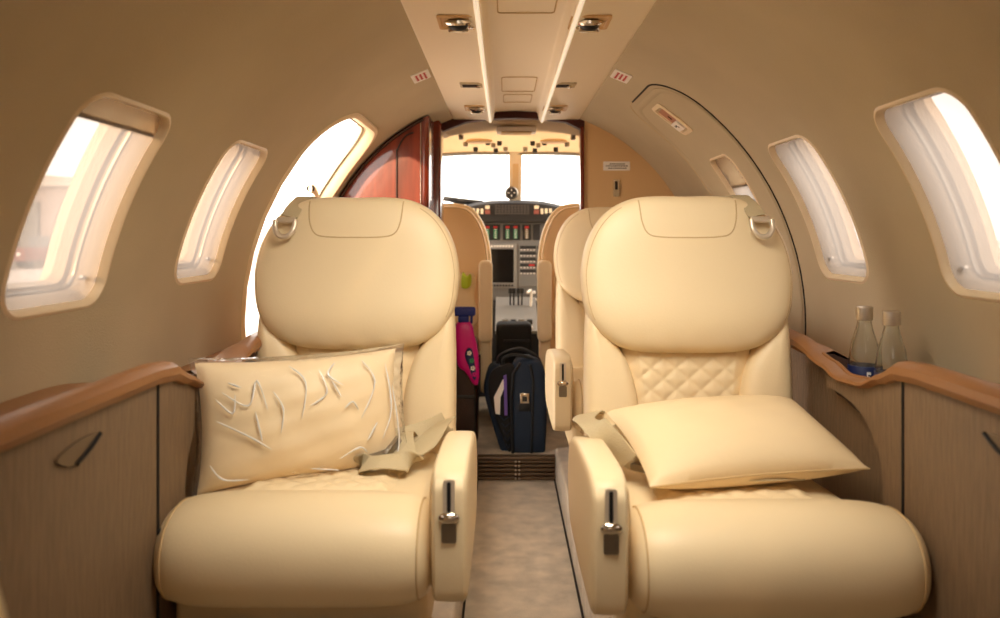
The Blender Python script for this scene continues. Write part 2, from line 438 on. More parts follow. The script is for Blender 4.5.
slot(-.144, 2.37, 'narrow slotted reading light between the vents of the left ceiling panel')
slot(.132, 2.37, 'narrow slotted reading light between the vents of the right ceiling panel')
for sx, y in ((-1, 2.02), (1, 2.02)): pass

# hull-mounted placards
def hframe(sd, y, th, r=R): 
    """local frame on the hull: a along -y.. (forward), b up the wall, n inward"""
    o = hp(sd, y, th, r); n = Vector((-sd*math.cos(th), 0, -math.sin(th))); b = Vector((-sd*math.sin(th), 0, math.cos(th))); a = Vector((0, 1, 0))
    return lambda u, v, d=0: o+a*u+b*v+n*d
def placard(sd, label):
    th = math.asin((.235+.204*2.2)/R)
    r = thing('placard', label, 'placard', hp(sd, 2.2, th, R-.001), 'red and white cabin placards')
    f = hframe(sd, 2.2, th)
    bm = new(); prism(bm, rrect(-.052, -.026, .052, .026, .003, 2), f, -.004, .003); obj('plate', bm, 'white', r)
    bm = new()
    for k in range(3):
        v = -.012+.012*k
        prism(bm, [(-.034, v-.0022), (.034, v-.0022), (.034, v+.0022), (-.034, v+.0022)], f, .003, .0036)
        for u in (-.032, -.016, 0, .014, .028): prism(bm, [(u, v-.0045), (u+.003, v-.0045), (u+.003, v+.0045), (u, v+.0045)], f, .003, .0037)
    prism(bm, [(.036, .008), (.044, .012), (.036, .017)], f, .003, .0036)
    obj('lettering', bm, 'red', r)
placard(-1, 'white placard with red print on the left wall lining'); placard(1, 'white placard with red print on the right wall lining')

# emergency hatch on the right wall
hr = sroot('door_2', (R, 2.3, .9))
hout = rrect(2.035, math.radians(-42)*R, 2.60, math.radians(61.5)*R, .14, 10)
hd_ = densify(hout, .03); k0 = min(range(len(hd_)), key=lambda k: (hd_[k][0] < 2.5)*10+abs(hd_[k][1]-.60)); hd_ = hd_[k0:]+hd_[:k0]
near = [q for q in hd_ if q[0] < 2.46 and q[1] > 0 or q[0] < 2.2]
near.sort(key=lambda q: math.atan2(q[1]-.1, q[0]-2.4) % (2*PI))
bm = new(); tube(bm, [hp(1, a, b/R, R-.0005) for a, b in near], .0028, 8); obj('hatch_gap', bm, 'dark', hr)
bm = new(); tube(bm, ring_path(1, densify(hout, .03), R-.0001), .0012, 6, True); obj('hatch_seam', bm, 'seam', hr)
h2 = rrect(2.052, math.radians(-40)*R, 2.585, math.radians(60.2)*R, .13, 10)
bm = new(); h2d = densify(h2, .03); loft(bm, [ring_path(1, h2d, R-.001), ring_path(1, h2d, R-.002), ring_path(1, [(a+(2.32-a)*.03, b+(.1-b)*.012) for a, b in h2d], R-.003), ring_path(1, [(a+(2.32-a)*.06, b+(.1-b)*.03) for a, b in h2d], R-.002), ring_path(1, [(a+(2.32-a)*.08, b+(.1-b)*.04) for a, b in h2d], R+.002)])
obj('hatch_edge', bm, 'suede', hr)
# hatch handle
th = math.asin((.1474*2.36+.235)/R); f = hframe(1, 2.33, th)
hd = thing('hatch_handle', 'recessed emergency exit handle with flap on the right hatch', 'handle', hp(1, 2.33, th, R-.001))
bm = new(); O = rrect(-.058, -.066, .058, .066, .020, 5); I = rrect(-.042, -.053, .042, .053, .014, 5); J = rrect(-.036, -.048, .036, .048, .012, 5)
L = [[bm.verts.new(f(u, v, d)) for u, v in P] for P, d in ((O, 0.0), (O, .005), (I, .007), (J, -.004))]
for A, B in zip(L, L[1:]):
    for k in range(len(A)): bm.faces.new((A[k], A[(k+1) % len(A)], B[(k+1) % len(A)], B[k]))
bm.faces.new(L[-1]); obj('recess_frame', bm, 'plastic', hd)
bm = new(); prism(bm, rrect(-.033, -.012, .033, .044, .005, 3), f, -.003, .0035); obj('pull_grip', bm, mat('dusty_rose', srgb(176, 120, 96), .4), hd)
bm = new(); prism(bm, rrect(-.035, -.044, .035, -.010, .004, 3), f, .002, .011)
fl = obj('flap', bm, 'white', hd)
bm = new(); tube(bm, catmull([f(-.010, -.032, .0115), f(-.004, -.020, .0115), f(.006, -.026, .0115), f(.012, -.020, .0115)], 5), .0012, 6); obj('printed_arrow', bm, 'dark', fl)
bm = new(); prism(bm, rrect(-.004, 0, .004, .016, .002, 2), f, .0035, .0042); obj('keyhole', bm, 'dark', hd)

# aft bulkhead (closes the cabin) and floors
bm = new(); P = [hp(1, YA, TH0+(TH1-TH0)*k/20) for k in range(21)]+[hp(-1, YA, TH1+(TH0-TH1)*k/20) for k in range(21)]
poly(bm, P); struct(obj('wall_aft', bm, 'beige'))
AW = .155; SF = .13; VF = .091
bm = new(); box(bm, (-AW, YA, -.03), (AW, 3.09, 0)); struct(obj('floor_aisle', bm, 'carpet'))
for nm, s in (('floor_left', -1), ('floor_right', 1)):
    bm = new()
    xs = sorted((s*AW, s*.62)); box(bm, (xs[0], YA, -.03), (xs[1], 3.09, SF), .012, 3); struct(obj(nm, bm, 'carpet'))
bm = new(); box(bm, (AW-.006, YA, 0), (AW-.001, 3.08, .006)); struct(obj('trim_1', bm, 'dark'))
bm = new(); box(bm, (-AW+.001, YA, 0), (-AW+.006, 3.08, .006)); struct(obj('trim_2', bm, 'dark'))
bm = new(); box(bm, (-.62, 3.10, -.03), (.62, 4.5, VF), .004); struct(obj('floor_cockpit', bm, 'carpet'))
st = sroot('trim_3', (0, 3.09, 0))
for k in range(5):
    bm = new(); z = .004+k*.0165; box(bm, (-AW, 3.074, z), (AW, 3.098, z+.012), .004, 2); obj('grille_slat', bm, mat('walnut_slat', srgb(92, 72, 52), .45) if k == 0 else bpy.data.materials['walnut_slat'], st)
bm = new(); box(bm, (-AW, 3.066, .0855), (AW, 3.11, .097), .005, 3); obj('step_nosing', bm, bpy.data.materials['walnut_slat'], st)
for dx in (-.002, .012):
    bm = new()
    for k in range(5): lathe(bm, [(.004, 0), (.004, .006)], (dx, 3.0735, .011+k*.0165), 10, Matrix.Rotation(PI/2, 4, 'X'))
    obj('rivet_strip', bm, 'capm', st)

# ------------------------------------------------------------------ forward bulkhead, closet, cockpit opening
bh = sroot('wall_forward', (.45, 3.1, .8))
RB = R+.015
P = [(.266, .0), (.62, .0)]+[(RB*math.cos(t), HZ+RB*math.sin(t)) for t in [math.radians(a) for a in range(-32, 69, 2)]]+[(.266, HZ+math.sqrt(RB*RB-.266**2))]
bm = new(); prism(bm, P, lambda u, v, d: Vector((u, 3.0985+d, v)), 0, .03); obj('bulkhead_panel', bm, 'beige', bh)
bm = new(); prism(bm, [(min(-u, -.305), v) for u, v in P], lambda u, v, d: Vector((u, 3.0985+d, v)), 0, .03); obj('bulkhead_panel', bm, 'beige', bh)
# cherry trim round the opening + header
bm = new(); box(bm, (.254, 3.085, VF), (.270, 3.14, CAMZ+.43), .003); obj('opening_trim', bm, 'wood', bh)
P = [(-.285, CAMZ+.410), (-.285, CAMZ+.462), (-.24, CAMZ+.475), (0, CAMZ+.505), (.24, CAMZ+.475), (.272, CAMZ+.462), (.272, CAMZ+.410), (.19, CAMZ+.452), (.10, CAMZ+.462), (-.10, CAMZ+.462), (-.19, CAMZ+.452)]
bm = new()
up = [(-.312, .470), (-.2, .49), (-.1, .505), (0, .51), (.1, .505), (.2, .49), (.272, .470)]
dn = [(-.312, .405), (-.2, .449), (-.1, .462), (0, .465), (.1, .462), (.2, .449), (.272, .412)]
for (a, b), (c, d) in zip(zip(up, up[1:]), zip(dn, dn[1:])):
    q = [(a[0], a[1]+CAMZ), (b[0], b[1]+CAMZ), (d[0], d[1]+CAMZ), (c[0], c[1]+CAMZ)]
    prism(bm, q, lambda u, v, e: Vector((u, 3.098+e, v)), 0, .04)
bmesh.ops.remove_doubles(bm, verts=bm.verts, dist=1e-5); obj('header', bm, mat('header_veneer', srgb(70, 24, 14), .6), bh)
# placard and ashtray on the right bulkhead
r = thing('placard', 'small white printed placard on the beige bulkhead right of the cockpit', 'placard', (.395, 3.097, 1.24))
bm = new(); prism(bm, rrect(.346, 1.226, .452, 1.262, .003, 2), lambda u, v, d: Vector((u, 3.0985-d, v)), 0, .003); obj('plate', bm, 'white', r)
bm = new()
for z, a, b in ((1.252, .372, .426), (1.244, .356, .442), (1.235, .366, .432)):
    x = a
    while x < b:
        l = random.uniform(.004, .009); prism(bm, [(x, z-.002), (x+l, z-.002), (x+l, z+.002), (x, z+.002)], lambda u, v, d: Vector((u, 3.0955-d, v)), 0, .0005); x += l+.002
obj('lettering', bm, 'dark', r)
r = thing('bulkhead_latch', 'small silver latch set in the bulkhead behind the right seats', 'latch', (.397, 3.097, 1.155))
bm = new(); prism(bm, rrect(.385, 1.122, .410, 1.190, .005, 3), lambda u, v, d: Vector((u, 3.0985-d, v)), 0, .006); obj('plate', bm, 'chrome', r)
bm = new(); prism(bm, rrect(.392, 1.150, .403, 1.184, .003, 3), lambda u, v, d: Vector((u, 3.0925-d, v)), 0, .002); obj('slot', bm, 'dark', r)

# cherry closet on the left (between the door and the cockpit)
cl = thing('closet', 'glossy dark cherry wood closet curving under the left ceiling by the cockpit', 'cabinet', (-.5, 2.85, .13))
def hullz(x, rr=R): return HZ+math.sqrt(max(rr*rr-x*x, 0))
n = 26; rows = []
bm = new()
xs = [-.70+(.70-.335)*k/n for k in range(n+1)]
fr = [bm.verts.new((x, 2.78+.0*abs(x), SF)) for x in xs]; ft = [bm.verts.new((x, 2.78, hullz(x, R-.006))) for x in xs]
for k in range(n): bm.faces.new((fr[k], fr[k+1], ft[k+1], ft[k]))
# rounded corner and inner side
cr = [(-.335+.02*math.sin(a), 2.80-.02*math.cos(a)) for a in [PI/2*k/6 for k in range(1, 7)]]+[(-.315, 2.97)]
pb, pt = fr[-1], ft[-1]
for x, y in cr:
    b_ = bm.verts.new((x, y, SF)); t_ = bm.verts.new((x, y, hullz(x, R-.006))); bm.faces.new((pb, b_, t_, pt)); pb, pt = b_, t_
b_ = bm.verts.new((-.70, 2.97, SF)); t_ = bm.verts.new((-.70, 2.97, hullz(-.70, R-.006)))
obj('body', bm, 'wood', cl)
bm = new(); tube(bm, [(x, 2.777, hullz(x, R-.010)) for x in xs], .007, 8); obj('edge_trim', bm, mat('dark_cherry', srgb(48, 16, 10), .25, coat=.5), cl)
bm = new(); box(bm, (-.346, 2.774, SF+.02), (-.343, 2.781, 1.37), .002); obj('joint_strip', bm, 'chrome', cl)
bm = new()
tube(bm, catmull([(-.43, 2.776, .5), (-.43, 2.776, 1.20), (-.428, 2.776, 1.27), (-.40, 2.776, 1.32), (-.37, 2.776, 1.335)], 6), .003, 6); obj('door_gap', bm, bpy.data.materials['dark_cherry'], cl)
bm = new(); box(bm, (-.335, 2.985, VF), (-.290, 3.13, CAMZ+.44), .010, 3)
o = obj('door_post', bm, 'wood', cl)

# ------------------------------------------------------------------ side ledges and cabinets
FX = .56
EDGE = [(-1.9, -.198), (1.13, -.198), (1.19, -.202), (1.25, -.218), (1.32, -.238), (1.40, -.243), (1.47, -.230), (1.56, -.218), (1.70, -.214), (3.1, -.214)]
def edz(y):
    for (a, za), (b, zb) in zip(EDGE, EDGE[1:]):
        if y <= b:
            t = (y-a)/(b-a); t = t*t*(3-2*t) if 1.1 < y < 1.7 else t
            return CAMZ+za+(zb-za)*t
    return CAMZ+EDGE[-1][1]
def zwall(y):
    t = min(1, max(0, (y-1.15)/.45)); return CAMZ-.231-.052*t*t*(3-2*t)
def ledge(sd, yend, ya, yb):
    nm = 'left' if sd < 0 else 'right'
    r = thing('side_ledge', 'padded tan leather ledge along the %s wall with a sunken cup tray' % nm, 'ledge', (sd*.65, 1.0, CAMZ-.25))
    ys = [-.3+.05*k for k in range(20)]+[.7+.02*k for k in range(int((yend-.7)/.02)+1)]
    def prof(y):
        z = edz(y); zw = zwall(y)
        wx = math.sqrt(R*R-(zw-HZ)**2)+.004
        k = 1-.55*max(0, min(1, (y-1.20)/.08, (1.60-y)/.08))
        g = lambda h: z-.022+(h+.022)*k
        return [(FX+.012, z-.022), (FX-.008, g(-.020)), (FX-.014, g(-.010)), (FX-.012, g(.001)), (FX-.002, g(.008)), (FX+.014, g(.010)), (FX+.035, z+.006+(zw-z)*.15), (FX+.075, z+.002+(zw-z)*.45), (FX+.12, z+(zw-z)*.8), (wx, zw)], zw
    bm = new(); rows = []
    for y in ys:
        P, _ = prof(y); rows.append([bm.verts.new((sd*x, y, z)) for x, z in P])
    for i in range(len(ys)-1):
        for k in range(9):
            if ya-.005 < ys[i] < yb-.015 and k in (5, 6, 7, 8): continue
            bm.faces.new((rows[i][k], rows[i+1][k], rows[i+1][k+1], rows[i][k+1]))
    bmesh.ops.delete(bm, geom=[v for v in bm.verts if not v.link_faces], context='VERTS')
    obj('padded_top', bm, 'brown', r)
    bm = new()   # sunken tray
    x0, x1 = FX+.016, .742
    def tr(u, v):
        x = x0+(x1-x0)*u; y = ya+(yb-ya)*v
        e = min(u*2, v, 1-v, 1)*9
        d = .07*min(1, max(0, e))
        z = edz(y); zw = zwall(y); return Vector((sd*x, y, z-.008+(zw-z+.008)*min(1, max(0, (x-FX-.030)/.13))-d))
    gridsurf(bm, 20, 24, tr); obj('cup_tray', bm, mat('tray_liner', srgb(70, 50, 44), .4), r)
    bm = new()   # tray rim
    tube(bm, [(sd*(FX+.015), ya+(yb-ya)*k/16, edz(ya+(yb-ya)*k/16)-.009) for k in range(17)], .0045, 8); obj('tray_rim', bm, 'brown', r)
    return r
ledge(-1, 2.04, 1.24, 1.36); ledge(1, 3.08, 1.28, 1.52)
CURVE = [(1.47, -.285), (1.40, -.288), (1.34, -.30), (1.30, -.32), (1.27, -.348), (1.257, -.38), (1.252, -.42), (1.255, -.50), (1.27, -.60)]
def cabinet(sd, y1, yend):
    nm = 'left' if sd < 0 else 'right'
    r = thing('side_cabinet', 'woven brown veneer cabinet below the %s ledge, with a triangular door pull' % nm, 'cabinet', (sd*(FX+.02), 1.0, SF))
    fx = lambda u, v, d: Vector((sd*(FX+d), u, v))
    bm = new(); box(bm, tuple(map(min, (sd*FX, -.3, SF+.02), (sd*(FX+.02), y1-.003, CAMZ-.220))), tuple(map(max, (sd*FX, -.3, SF+.02), (sd*(FX+.02), y1-.003, CAMZ-.220))), .003)
    d = obj('door', bm, 'veneer', r)
    # triangular pull
    T = [(.980, CAMZ-.249), (.926, CAMZ-.272), (.888, CAMZ-.256)]
    bm = new(); prism(bm, smooth2([T[0], (.955, CAMZ-.263), T[1], (.905, CAMZ-.268), T[2], (.935, CAMZ-.246)], 4), fx, -.004, .002); h = obj('handle', bm, mat('pull_metal', srgb(120, 102, 82), .4, .3), d)
    bm = new(); tube(bm, catmull([fx(a, b, -.005) for a, b in (T[0], (.955, CAMZ-.262), T[1])], 6), .0028, 8); obj('pull_edge', bm, 'black', h)
    bm = new(); tube(bm, [fx(y1, CAMZ-.220, .001), fx(y1, SF, .001)], .003, 6); obj('door_gap', bm, 'black', r)
    bm = new(); lathe(bm, [(.006, 0), (.006, .005)], fx(y1, CAMZ-.44, 0), 10, Matrix.Rotation(PI/2, 4, 'Y')); obj('hinge_pin', bm, 'black', r)
    # fixed panel with scooped edge
    top = [(y1+.003+(1.47-y1)*k/8, edz(y1+.003+(1.47-y1)*k/8)-.018) for k in range(9)]
    P = [(y1+.003, SF)]+top+[(v.x, CAMZ+v.y) for v in catmull([(a, b, 0) for a, b in CURVE], 5)]+[(1.27, SF)]
    bm = new(); prism(bm, P, fx, 0, .03); obj('scooped_panel', bm, 'veneer', r)
    bm = new(); top = [(y1+(yend-y1)*k/30, edz(y1+(yend-y1)*k/30)-.02) for k in range(31)]
    prism(bm, [(y1, SF)]+top+[(yend, SF)], fx, .0305, .033); obj('recessed_panel', bm, 'veneer', r)
cabinet(-1, 1.155, 2.04); cabinet(1, 1.19, 3.09)

# ------------------------------------------------------------------ seats
HEAD = [(0, 1.049), (.055, 1.050), (.105, 1.045), (.148, 1.026), (.180, .995), (.203, .950), (.2135, .900), (.213, .865), (.208, .828), (.197, .797), (.175, .768), (.140, .746), (.10, .736), (.05, .733), (0, .733)]
HEADO = smooth2(HEAD+[(-a, b) for a, b in HEAD[-2:0:-1]], 4)
def lean(z): return .05*(z-.5)/.55
def belt_buckle(bm, c, s, mtx): box(bm, (-s, -s*.25, -s*.7), (s, s*.25, s*.7), s*.2, 2, Matrix.Translation(c) @ mtx)
def make_seat(Xc, y0, a, labels, dep=.485, ax=.230, inb=.20, group='cream leather cabin seats', harness=True, outb=.207):
    """a=+1: aisle on +x side. y0 = world y of armrest front"""
    root = thing('cabin_seat', labels, 'seat', (Xc, y0+.25, SF), group)
    yb = y0+dep
    Y = lambda z: yb+lean(z)
    def S(name, bm, m, par=root, **k): return obj(name, bm, m, par, **k)
    def wr(u, v, h): return Vector((Xc+u, Y(v)-h, v))
    # back shell
    out = [(x*.985, z) for x, z in HEAD[:10]]+[(.190, .745), (.203, .70), (.206, .62), (.206, .50), (.200, .40), (.15, .36), (0, .35)]
    out = smooth2(out+[(-x, z) for x, z in out[-2:0:-1]], 4)
    bm = new(); pad(bm, out, .02, .11, lambda u, v, h: Vector((Xc+u*.985, Y(v)+.01-h, v-.004)), 5, 4, 8, (0, .72)); back = S('back_shell', bm, 'leather2')
    # head cushion
    bm = new()
    def hd(u, v, h):
        t = (.90-v)/.16
        if h > 0: h = h*(1+.22*math.exp(-((v-.80)/.07)**2)) 
        # soft wrinkles close to the lower seam
        if h > 0: h += .0012*math.sin(u*95+math.sin(v*60)*2)*math.exp(-((v-.755)/.022)**2)
        return wr(u, v, h+.022)
    pad(bm, HEADO, .052, .04, hd, 4.2, 3, 14, (0, .885)); S('head_cushion', bm, 'leather')
    # seams on the head cushion
    def hsurf(u, v):
        # find ring value of point
        c = (0, .885); an = math.atan2(v-c[1], u); best = None
        for p, q in zip(HEADO, HEADO[1:]+HEADO[:1]):
            x1, z1, x2, z2 = p[0], p[1]-c[1], q[0], q[1]-c[1]
            ca, sa = math.cos(an), math.sin(an); den = ca*(z2-z1)-sa*(x2-x1)
            if abs(den) < 1e-9: continue
            r_ = (x1*(z2-z1)-z1*(x2-x1))/den; 
            t = ((r_*ca-x1)*(x2-x1)+(r_*sa-z1)*(z2-z1))/((x2-x1)**2+(z2-z1)**2+1e-12)
            if r_ > 0 and -.001 <= t <= 1.001: best = r_; break
        s = min(.999, math.hypot(u, v-c[1])/best) if best else 0
        return .052*(1-s**4.2)**(1/4.2)
    path = catmull([(-.098, 1.040, 0), (-.094, .998, 0), (-.082, .973, 0), (-.055, .966, 0), (0, .965, 0), (.055, .966, 0), (.082, .973, 0), (.094, .998, 0), (.098, 1.040, 0)], 6)
    bm = new(); tube(bm, [hd(p.x, p.y, hsurf(p.x, p.y))+Vector((0, .0006, 0)) for p in path], .0016, 6); S('stitching', bm, 'seam')
    bm = new(); E = [(p[0]*.955, .885+(p[1]-.885)*.955) for p in HEADO]
    E = [e for e in E if e[0] > .05 and .80 < e[1] < 1.03]; E.sort(key=lambda e: e[1])
    tube(bm, [hd(u, v, hsurf(u, v))+Vector((0, .001, 0)) for u, v in E], .0014, 6)
    S('stitching', bm, 'seam'); bm = new(); tube(bm, [hd(-u, v, hsurf(u, v))+Vector((0, .001, 0)) for u, v in E], .0014, 6); S('stitching', bm, 'seam')
    # side bolsters
    for s in (-1, 1):
        B = [(.200, .825), (.207, .74), (.208, .62), (.207, .52), (.203, .44), (.16, .42), (.11, .43), (.098, .50), (.097, .58), (.103, .65), (.120, .712), (.150, .760), (.180, .80)]
        B = smooth2([(s*x, z) for x, z in B], 4)
        bm = new(); pad(bm, B, .044, .05, lambda u, v, h: wr(u, v, h+.018), 3.4, 3, 9); S('side_bolster', bm, 'leather')
        bm = new(); tube(bm, [wr(u, v, .045) for u, v in [(s*.188, .742), (s*.192, .69), (s*.193, .62), (s*.193, .52), (s*.190, .45)]], .0014, 6); S('stitching', bm, 'seam')
    def quilt(u, v, p=.050, k=.85):
        A = (u/p+v/(p*k)); B_ = (u/p-v/(p*k))
        return -.0048*max(1-abs(math.sin(PI*A))**.55, 1-abs(math.sin(PI*B_))**.55)
    bm = new()
    def lum(u, v):
        z = .43+(.765-.43)*v; hw = .105+.030*v**2; x = (u-.5)*2*hw
        ed = min(1, min(u, 1-u)*8)*min(1, (1-v)*7+.2)
        return wr(x, z, .020+.018*ed+quilt(x, z)*ed)
    gridsurf(bm, 90, 90, lum); S('lumbar_panel', bm, 'leather')
    # seat cushion: smooth borders with quilted middle
    yf = y0+.09                     # roll axis
    ZR, RR = .487, .080
    bm = new()
    def cush(u, v, h):
        return Vector((Xc+u, v, .555-.02*(v-yf)/.35+h-.075))
    pad(bm, rrect(-.197, yf-.02, .197, yb+.02, .04, 5), .075, .06, cush, 6, 4, 8); S('seat_cushion', bm, 'leather')
    bm = new()
    def sq(u, v):
        x = (u-.5)*.27; y = yf+.035+(yb-yf-.035)*v
        ed = min(1, min(u, 1-u, v, 1-v)*9)
        return Vector((Xc+x, y, .549-.02*(y-yf)/.35+.016*ed+quilt(x, y)*ed))
    gridsurf(bm, 80, 90, sq); S('quilted_seat_panel', bm, 'leather')
    # front roll
    bm = new(); RX, RC = (inb+outb)/2, Xc-a*(outb-inb)/2
    superq(bm, (RC, yf, ZR), (RX, .094, RR), 5.5, 2.25, 44, 44); S('front_roll', bm, 'leather')
    bm = new()
    for s in (-1, 1):
        x = RC+s*RX*.90; cu = (1-.90**5.5)**(1/5.5)
        pts = []
        for j in range(36):
            v = 2*PI*j/36; cv = math.copysign(abs(math.cos(v))**(2/2.25), math.cos(v)); sv = math.copysign(abs(math.sin(v))**(2/2.25), math.sin(v))
            pts.append((x, yf+.0945*cu*cv, ZR+(RR+.0005)*cu*sv))
        tube(bm, pts, .0016, 6, True); S('stitching', bm, 'seam'); bm = new()
    bm.free()
    # base
    bm = new(); box(bm, (Xc-.192, yf-.03, .345), (Xc+.192, yb+.05, .47), .015, 3); S('seat_frame', bm, 'leather2')
    bm = new(); box(bm, (Xc-.185, yf-.055, .365), (Xc+.185, yf-.02, .385), .004); S('track_bar', bm, 'black')
    bm = new(); box(bm, (Xc-.15, yf+.05, SF), (Xc+.15, yb, .36), .03, 3); S('pedestal', bm, 'leather2')
    # armrest slab on the aisle side
    xa = Xc+a*ax; hw = .028
    A = [(y0+.004, .47), (y0, .53), (y0, .590), (y0+.006, .612), (y0+.030, .628), (y0+.10, .630), (y0+.28, .616), (y0+.38, .590), (y0+.42, .55), (y0+.425, .50), (y0+.40, .445), (y0+.30, .430), (y0+.06, .430), (y0+.015, .440)]
    bm = new(); pad(bm, smooth2(A, 5), hw, hw, lambda u, v, h: Vector((xa+h, u, v)), 9, 9, 7); arm = S('armrest', bm, 'leather')
    bm = new(); tube(bm, [(xa-a*.029+0, u, v) for u, v in [(y0+.05, .455), (y0+.018, .50), (y0+.018, .57), (y0+.035, .603), (y0+.10, .612), (y0+.28, .60)]], .0012, 6); S('arm_stitching', bm, 'seam', arm)
    # recline latch on the front end
    fa = lambda u, v, d: Vector((xa+u, y0+.001-d, v+.045))
    bm = new(); prism(bm, rrect(-.0085, .500, .0085, .574, .004, 3), fa, -.003, .002); lt = S('latch_plate', bm, 'silver', arm)
    bm = new(); prism(bm, rrect(-.0028, .528, .0028, .571, .002, 2), fa, .002, .0026); S('latch_slot', bm, 'black', lt)
    bm = new(); lathe(bm, [(.0145, 0), (.015, .003), (.010, .007), (.004, .008)], fa(0, .520, .002), 22, Matrix.Rotation(PI/2, 4, 'X') @ Matrix.Diagonal((1, .55, 1, 1))); S('latch_knob', bm, 'chrome', lt)
    bm = new(); prism(bm, rrect(-.0105, .484, .0105, .512, .003, 3), fa, .000, .0035); S('latch_paddle', bm, 'steel', lt)
    if harness:   # shoulder strap folded over the outboard top corner
        xs_ = Xc-a*.122
        top = hd(0, 1.03, .03).y
        P = [(xs_-a*.004, yb+.20, .93), (xs_, yb+.155, 1.02), (xs_, yb+.10, 1.048), (xs_, yb+.05, 1.052), (xs_, yb+.02, 1.045), (xs_-a*.006, yb-.006, 1.030), (xs_-a*.014, yb-.026, 1.008)]
        bm = new(); ribbon(bm, catmull(P, 5), .036, .003, (1, 0, 0)); sb = S('shoulder_strap', bm, 'belt')
        c = Vector((xs_-a*.018, yb-.038, .998)); rot = Matrix.Rotation(math.radians(-35), 4, 'X')
        bm = new(); box(bm, (-.020, -.004, -.004), (.020, .004, .010), .003, 2, Matrix.Translation(c) @ rot); S('buckle', bm, 'silver', sb)
        bm = new(); tube(bm, catmull([c+Vector((-.020, -.003, .002)), c+Vector((-.019, -.009, -.016)), c+Vector((-.008, -.013, -.030)), c+Vector((.008, -.013, -.030)), c+Vector((.019, -.009, -.016)), c+Vector((.020, -.003, .002))], 5), .0055, 10); S('buckle_loop', bm, 'silver', sb)
    return root, yb

seatL, ybL = make_seat(-.356, 1.118, 1, 'cream leather cabin seat at the left wall holding the plastic wrapped pillow', dep=.52, ax=.229, inb=.202, outb=.212)
seatR, ybR = make_seat(.322, 1.078, -1, 'cream leather cabin seat at the right wall with bare pillow, nearest on that side', dep=.507, ax=.222, inb=.190, outb=.240)
def copy_tree(o, parent=None):
    c = o.copy(); C.objects.link(c); c.parent = parent
    for ch in o.children: copy_tree(ch, c)
    return c
seatB = copy_tree(seatR); seatB.location = (.332, 2.345, SF); seatB.scale = (1, 1, 1.016)
seatB['label'] = 'cream leather cabin seat farther forward, half hidden behind the near right seat'
for ch in list(seatB.children_recursive):
    if ch.name.split('.')[0] in ('shoulder_strap', 'buckle', 'buckle_loop'): bpy.data.objects.remove(ch)

# lap belts: loose webbing on the near seats
def lap(root, pieces, bucks):
    o = None
    for P, w_, wd in pieces:
        bm = new(); ribbon(bm, catmull(P, 6), w_, .0035, wd); o = obj('lap_belt', bm, 'belt', root)
    for c, rot, s in bucks:
        bm = new(); box(bm, (-s[0], -s[1], -s[2]), (s[0], s[1], s[2]), min(s)*.5, 2, Matrix.Translation(c) @ rot); obj('belt_buckle', bm, 'steel', root)
rz = Matrix.Rotation
lap(seatL, [
    ([(-.160, 1.60, .590), (-.200, 1.54, .582), (-.26, 1.505, .574), (-.31, 1.49, .566)], .044, [(0, .7, 1)]*4),
    ([(-.163, 1.56, .600), (-.176, 1.50, .598), (-.196, 1.445, .580), (-.222, 1.405, .570), (-.245, 1.40, .566)], .042, [(1, .3, .4), (1, .2, .3), (.9, .5, .2), (.6, .9, .2), (.3, 1, .2)]),
    ([(-.235, 1.53, .572), (-.240, 1.49, .592), (-.236, 1.45, .590), (-.228, 1.415, .574)], .040, [(1, 0, .2), (1, 0, .1), (1, .1, .1), (.9, .3, 0)]),
    ([(-.205, 1.385, .568), (-.225, 1.362, .574), (-.262, 1.352, .577), (-.292, 1.362, .570), (-.302, 1.39, .565)], .038, [(.6, -.6, .4), (.2, 1, .5), (0, 1, .35), (-.3, 1, .2), (-1, .2, .1)]),
], [(Vector((-.282, 1.400, .578)), rz(.45, 4, 'Z') @ rz(.35, 4, 'X'), (.030, .019, .006)), (Vector((-.250, 1.412, .586)), rz(-.5, 4, 'Z') @ rz(.5, 4, 'X'), (.005, .024, .007))])
lap(seatR, [
    ([(.150, 1.57, .600), (.122, 1.52, .622), (.100, 1.45, .628), (.108, 1.385, .634), (.135, 1.345, .620), (.165, 1.325, .585)], .042, [(1, .2, .2), (1, 0, .2), (.9, -.2, .1), (.8, -.6, .1), (.7, -.7, .3), (.7, -.6, .4)]),
    ([(.165, 1.56, .575), (.150, 1.49, .600), (.150, 1.41, .603), (.168, 1.35, .590), (.20, 1.315, .575)], .044, [(1, 0, .5), (1, 0, .5), (1, -.2, .6), (.7, -.6, .4), (.3, -1, .2)]),
    ([(.26, 1.30, .572), (.32, 1.275, .578), (.40, 1.275, .578), (.50, 1.33, .570)], .040, (0, 1, .15)),
], [(Vector((.415, 1.285, .574)), rz(.1, 4, 'Z'), (.028, .016, .005)), (Vector((.190, 1.318, .580)), rz(.8, 4, 'Z'), (.022, .016, .006))])

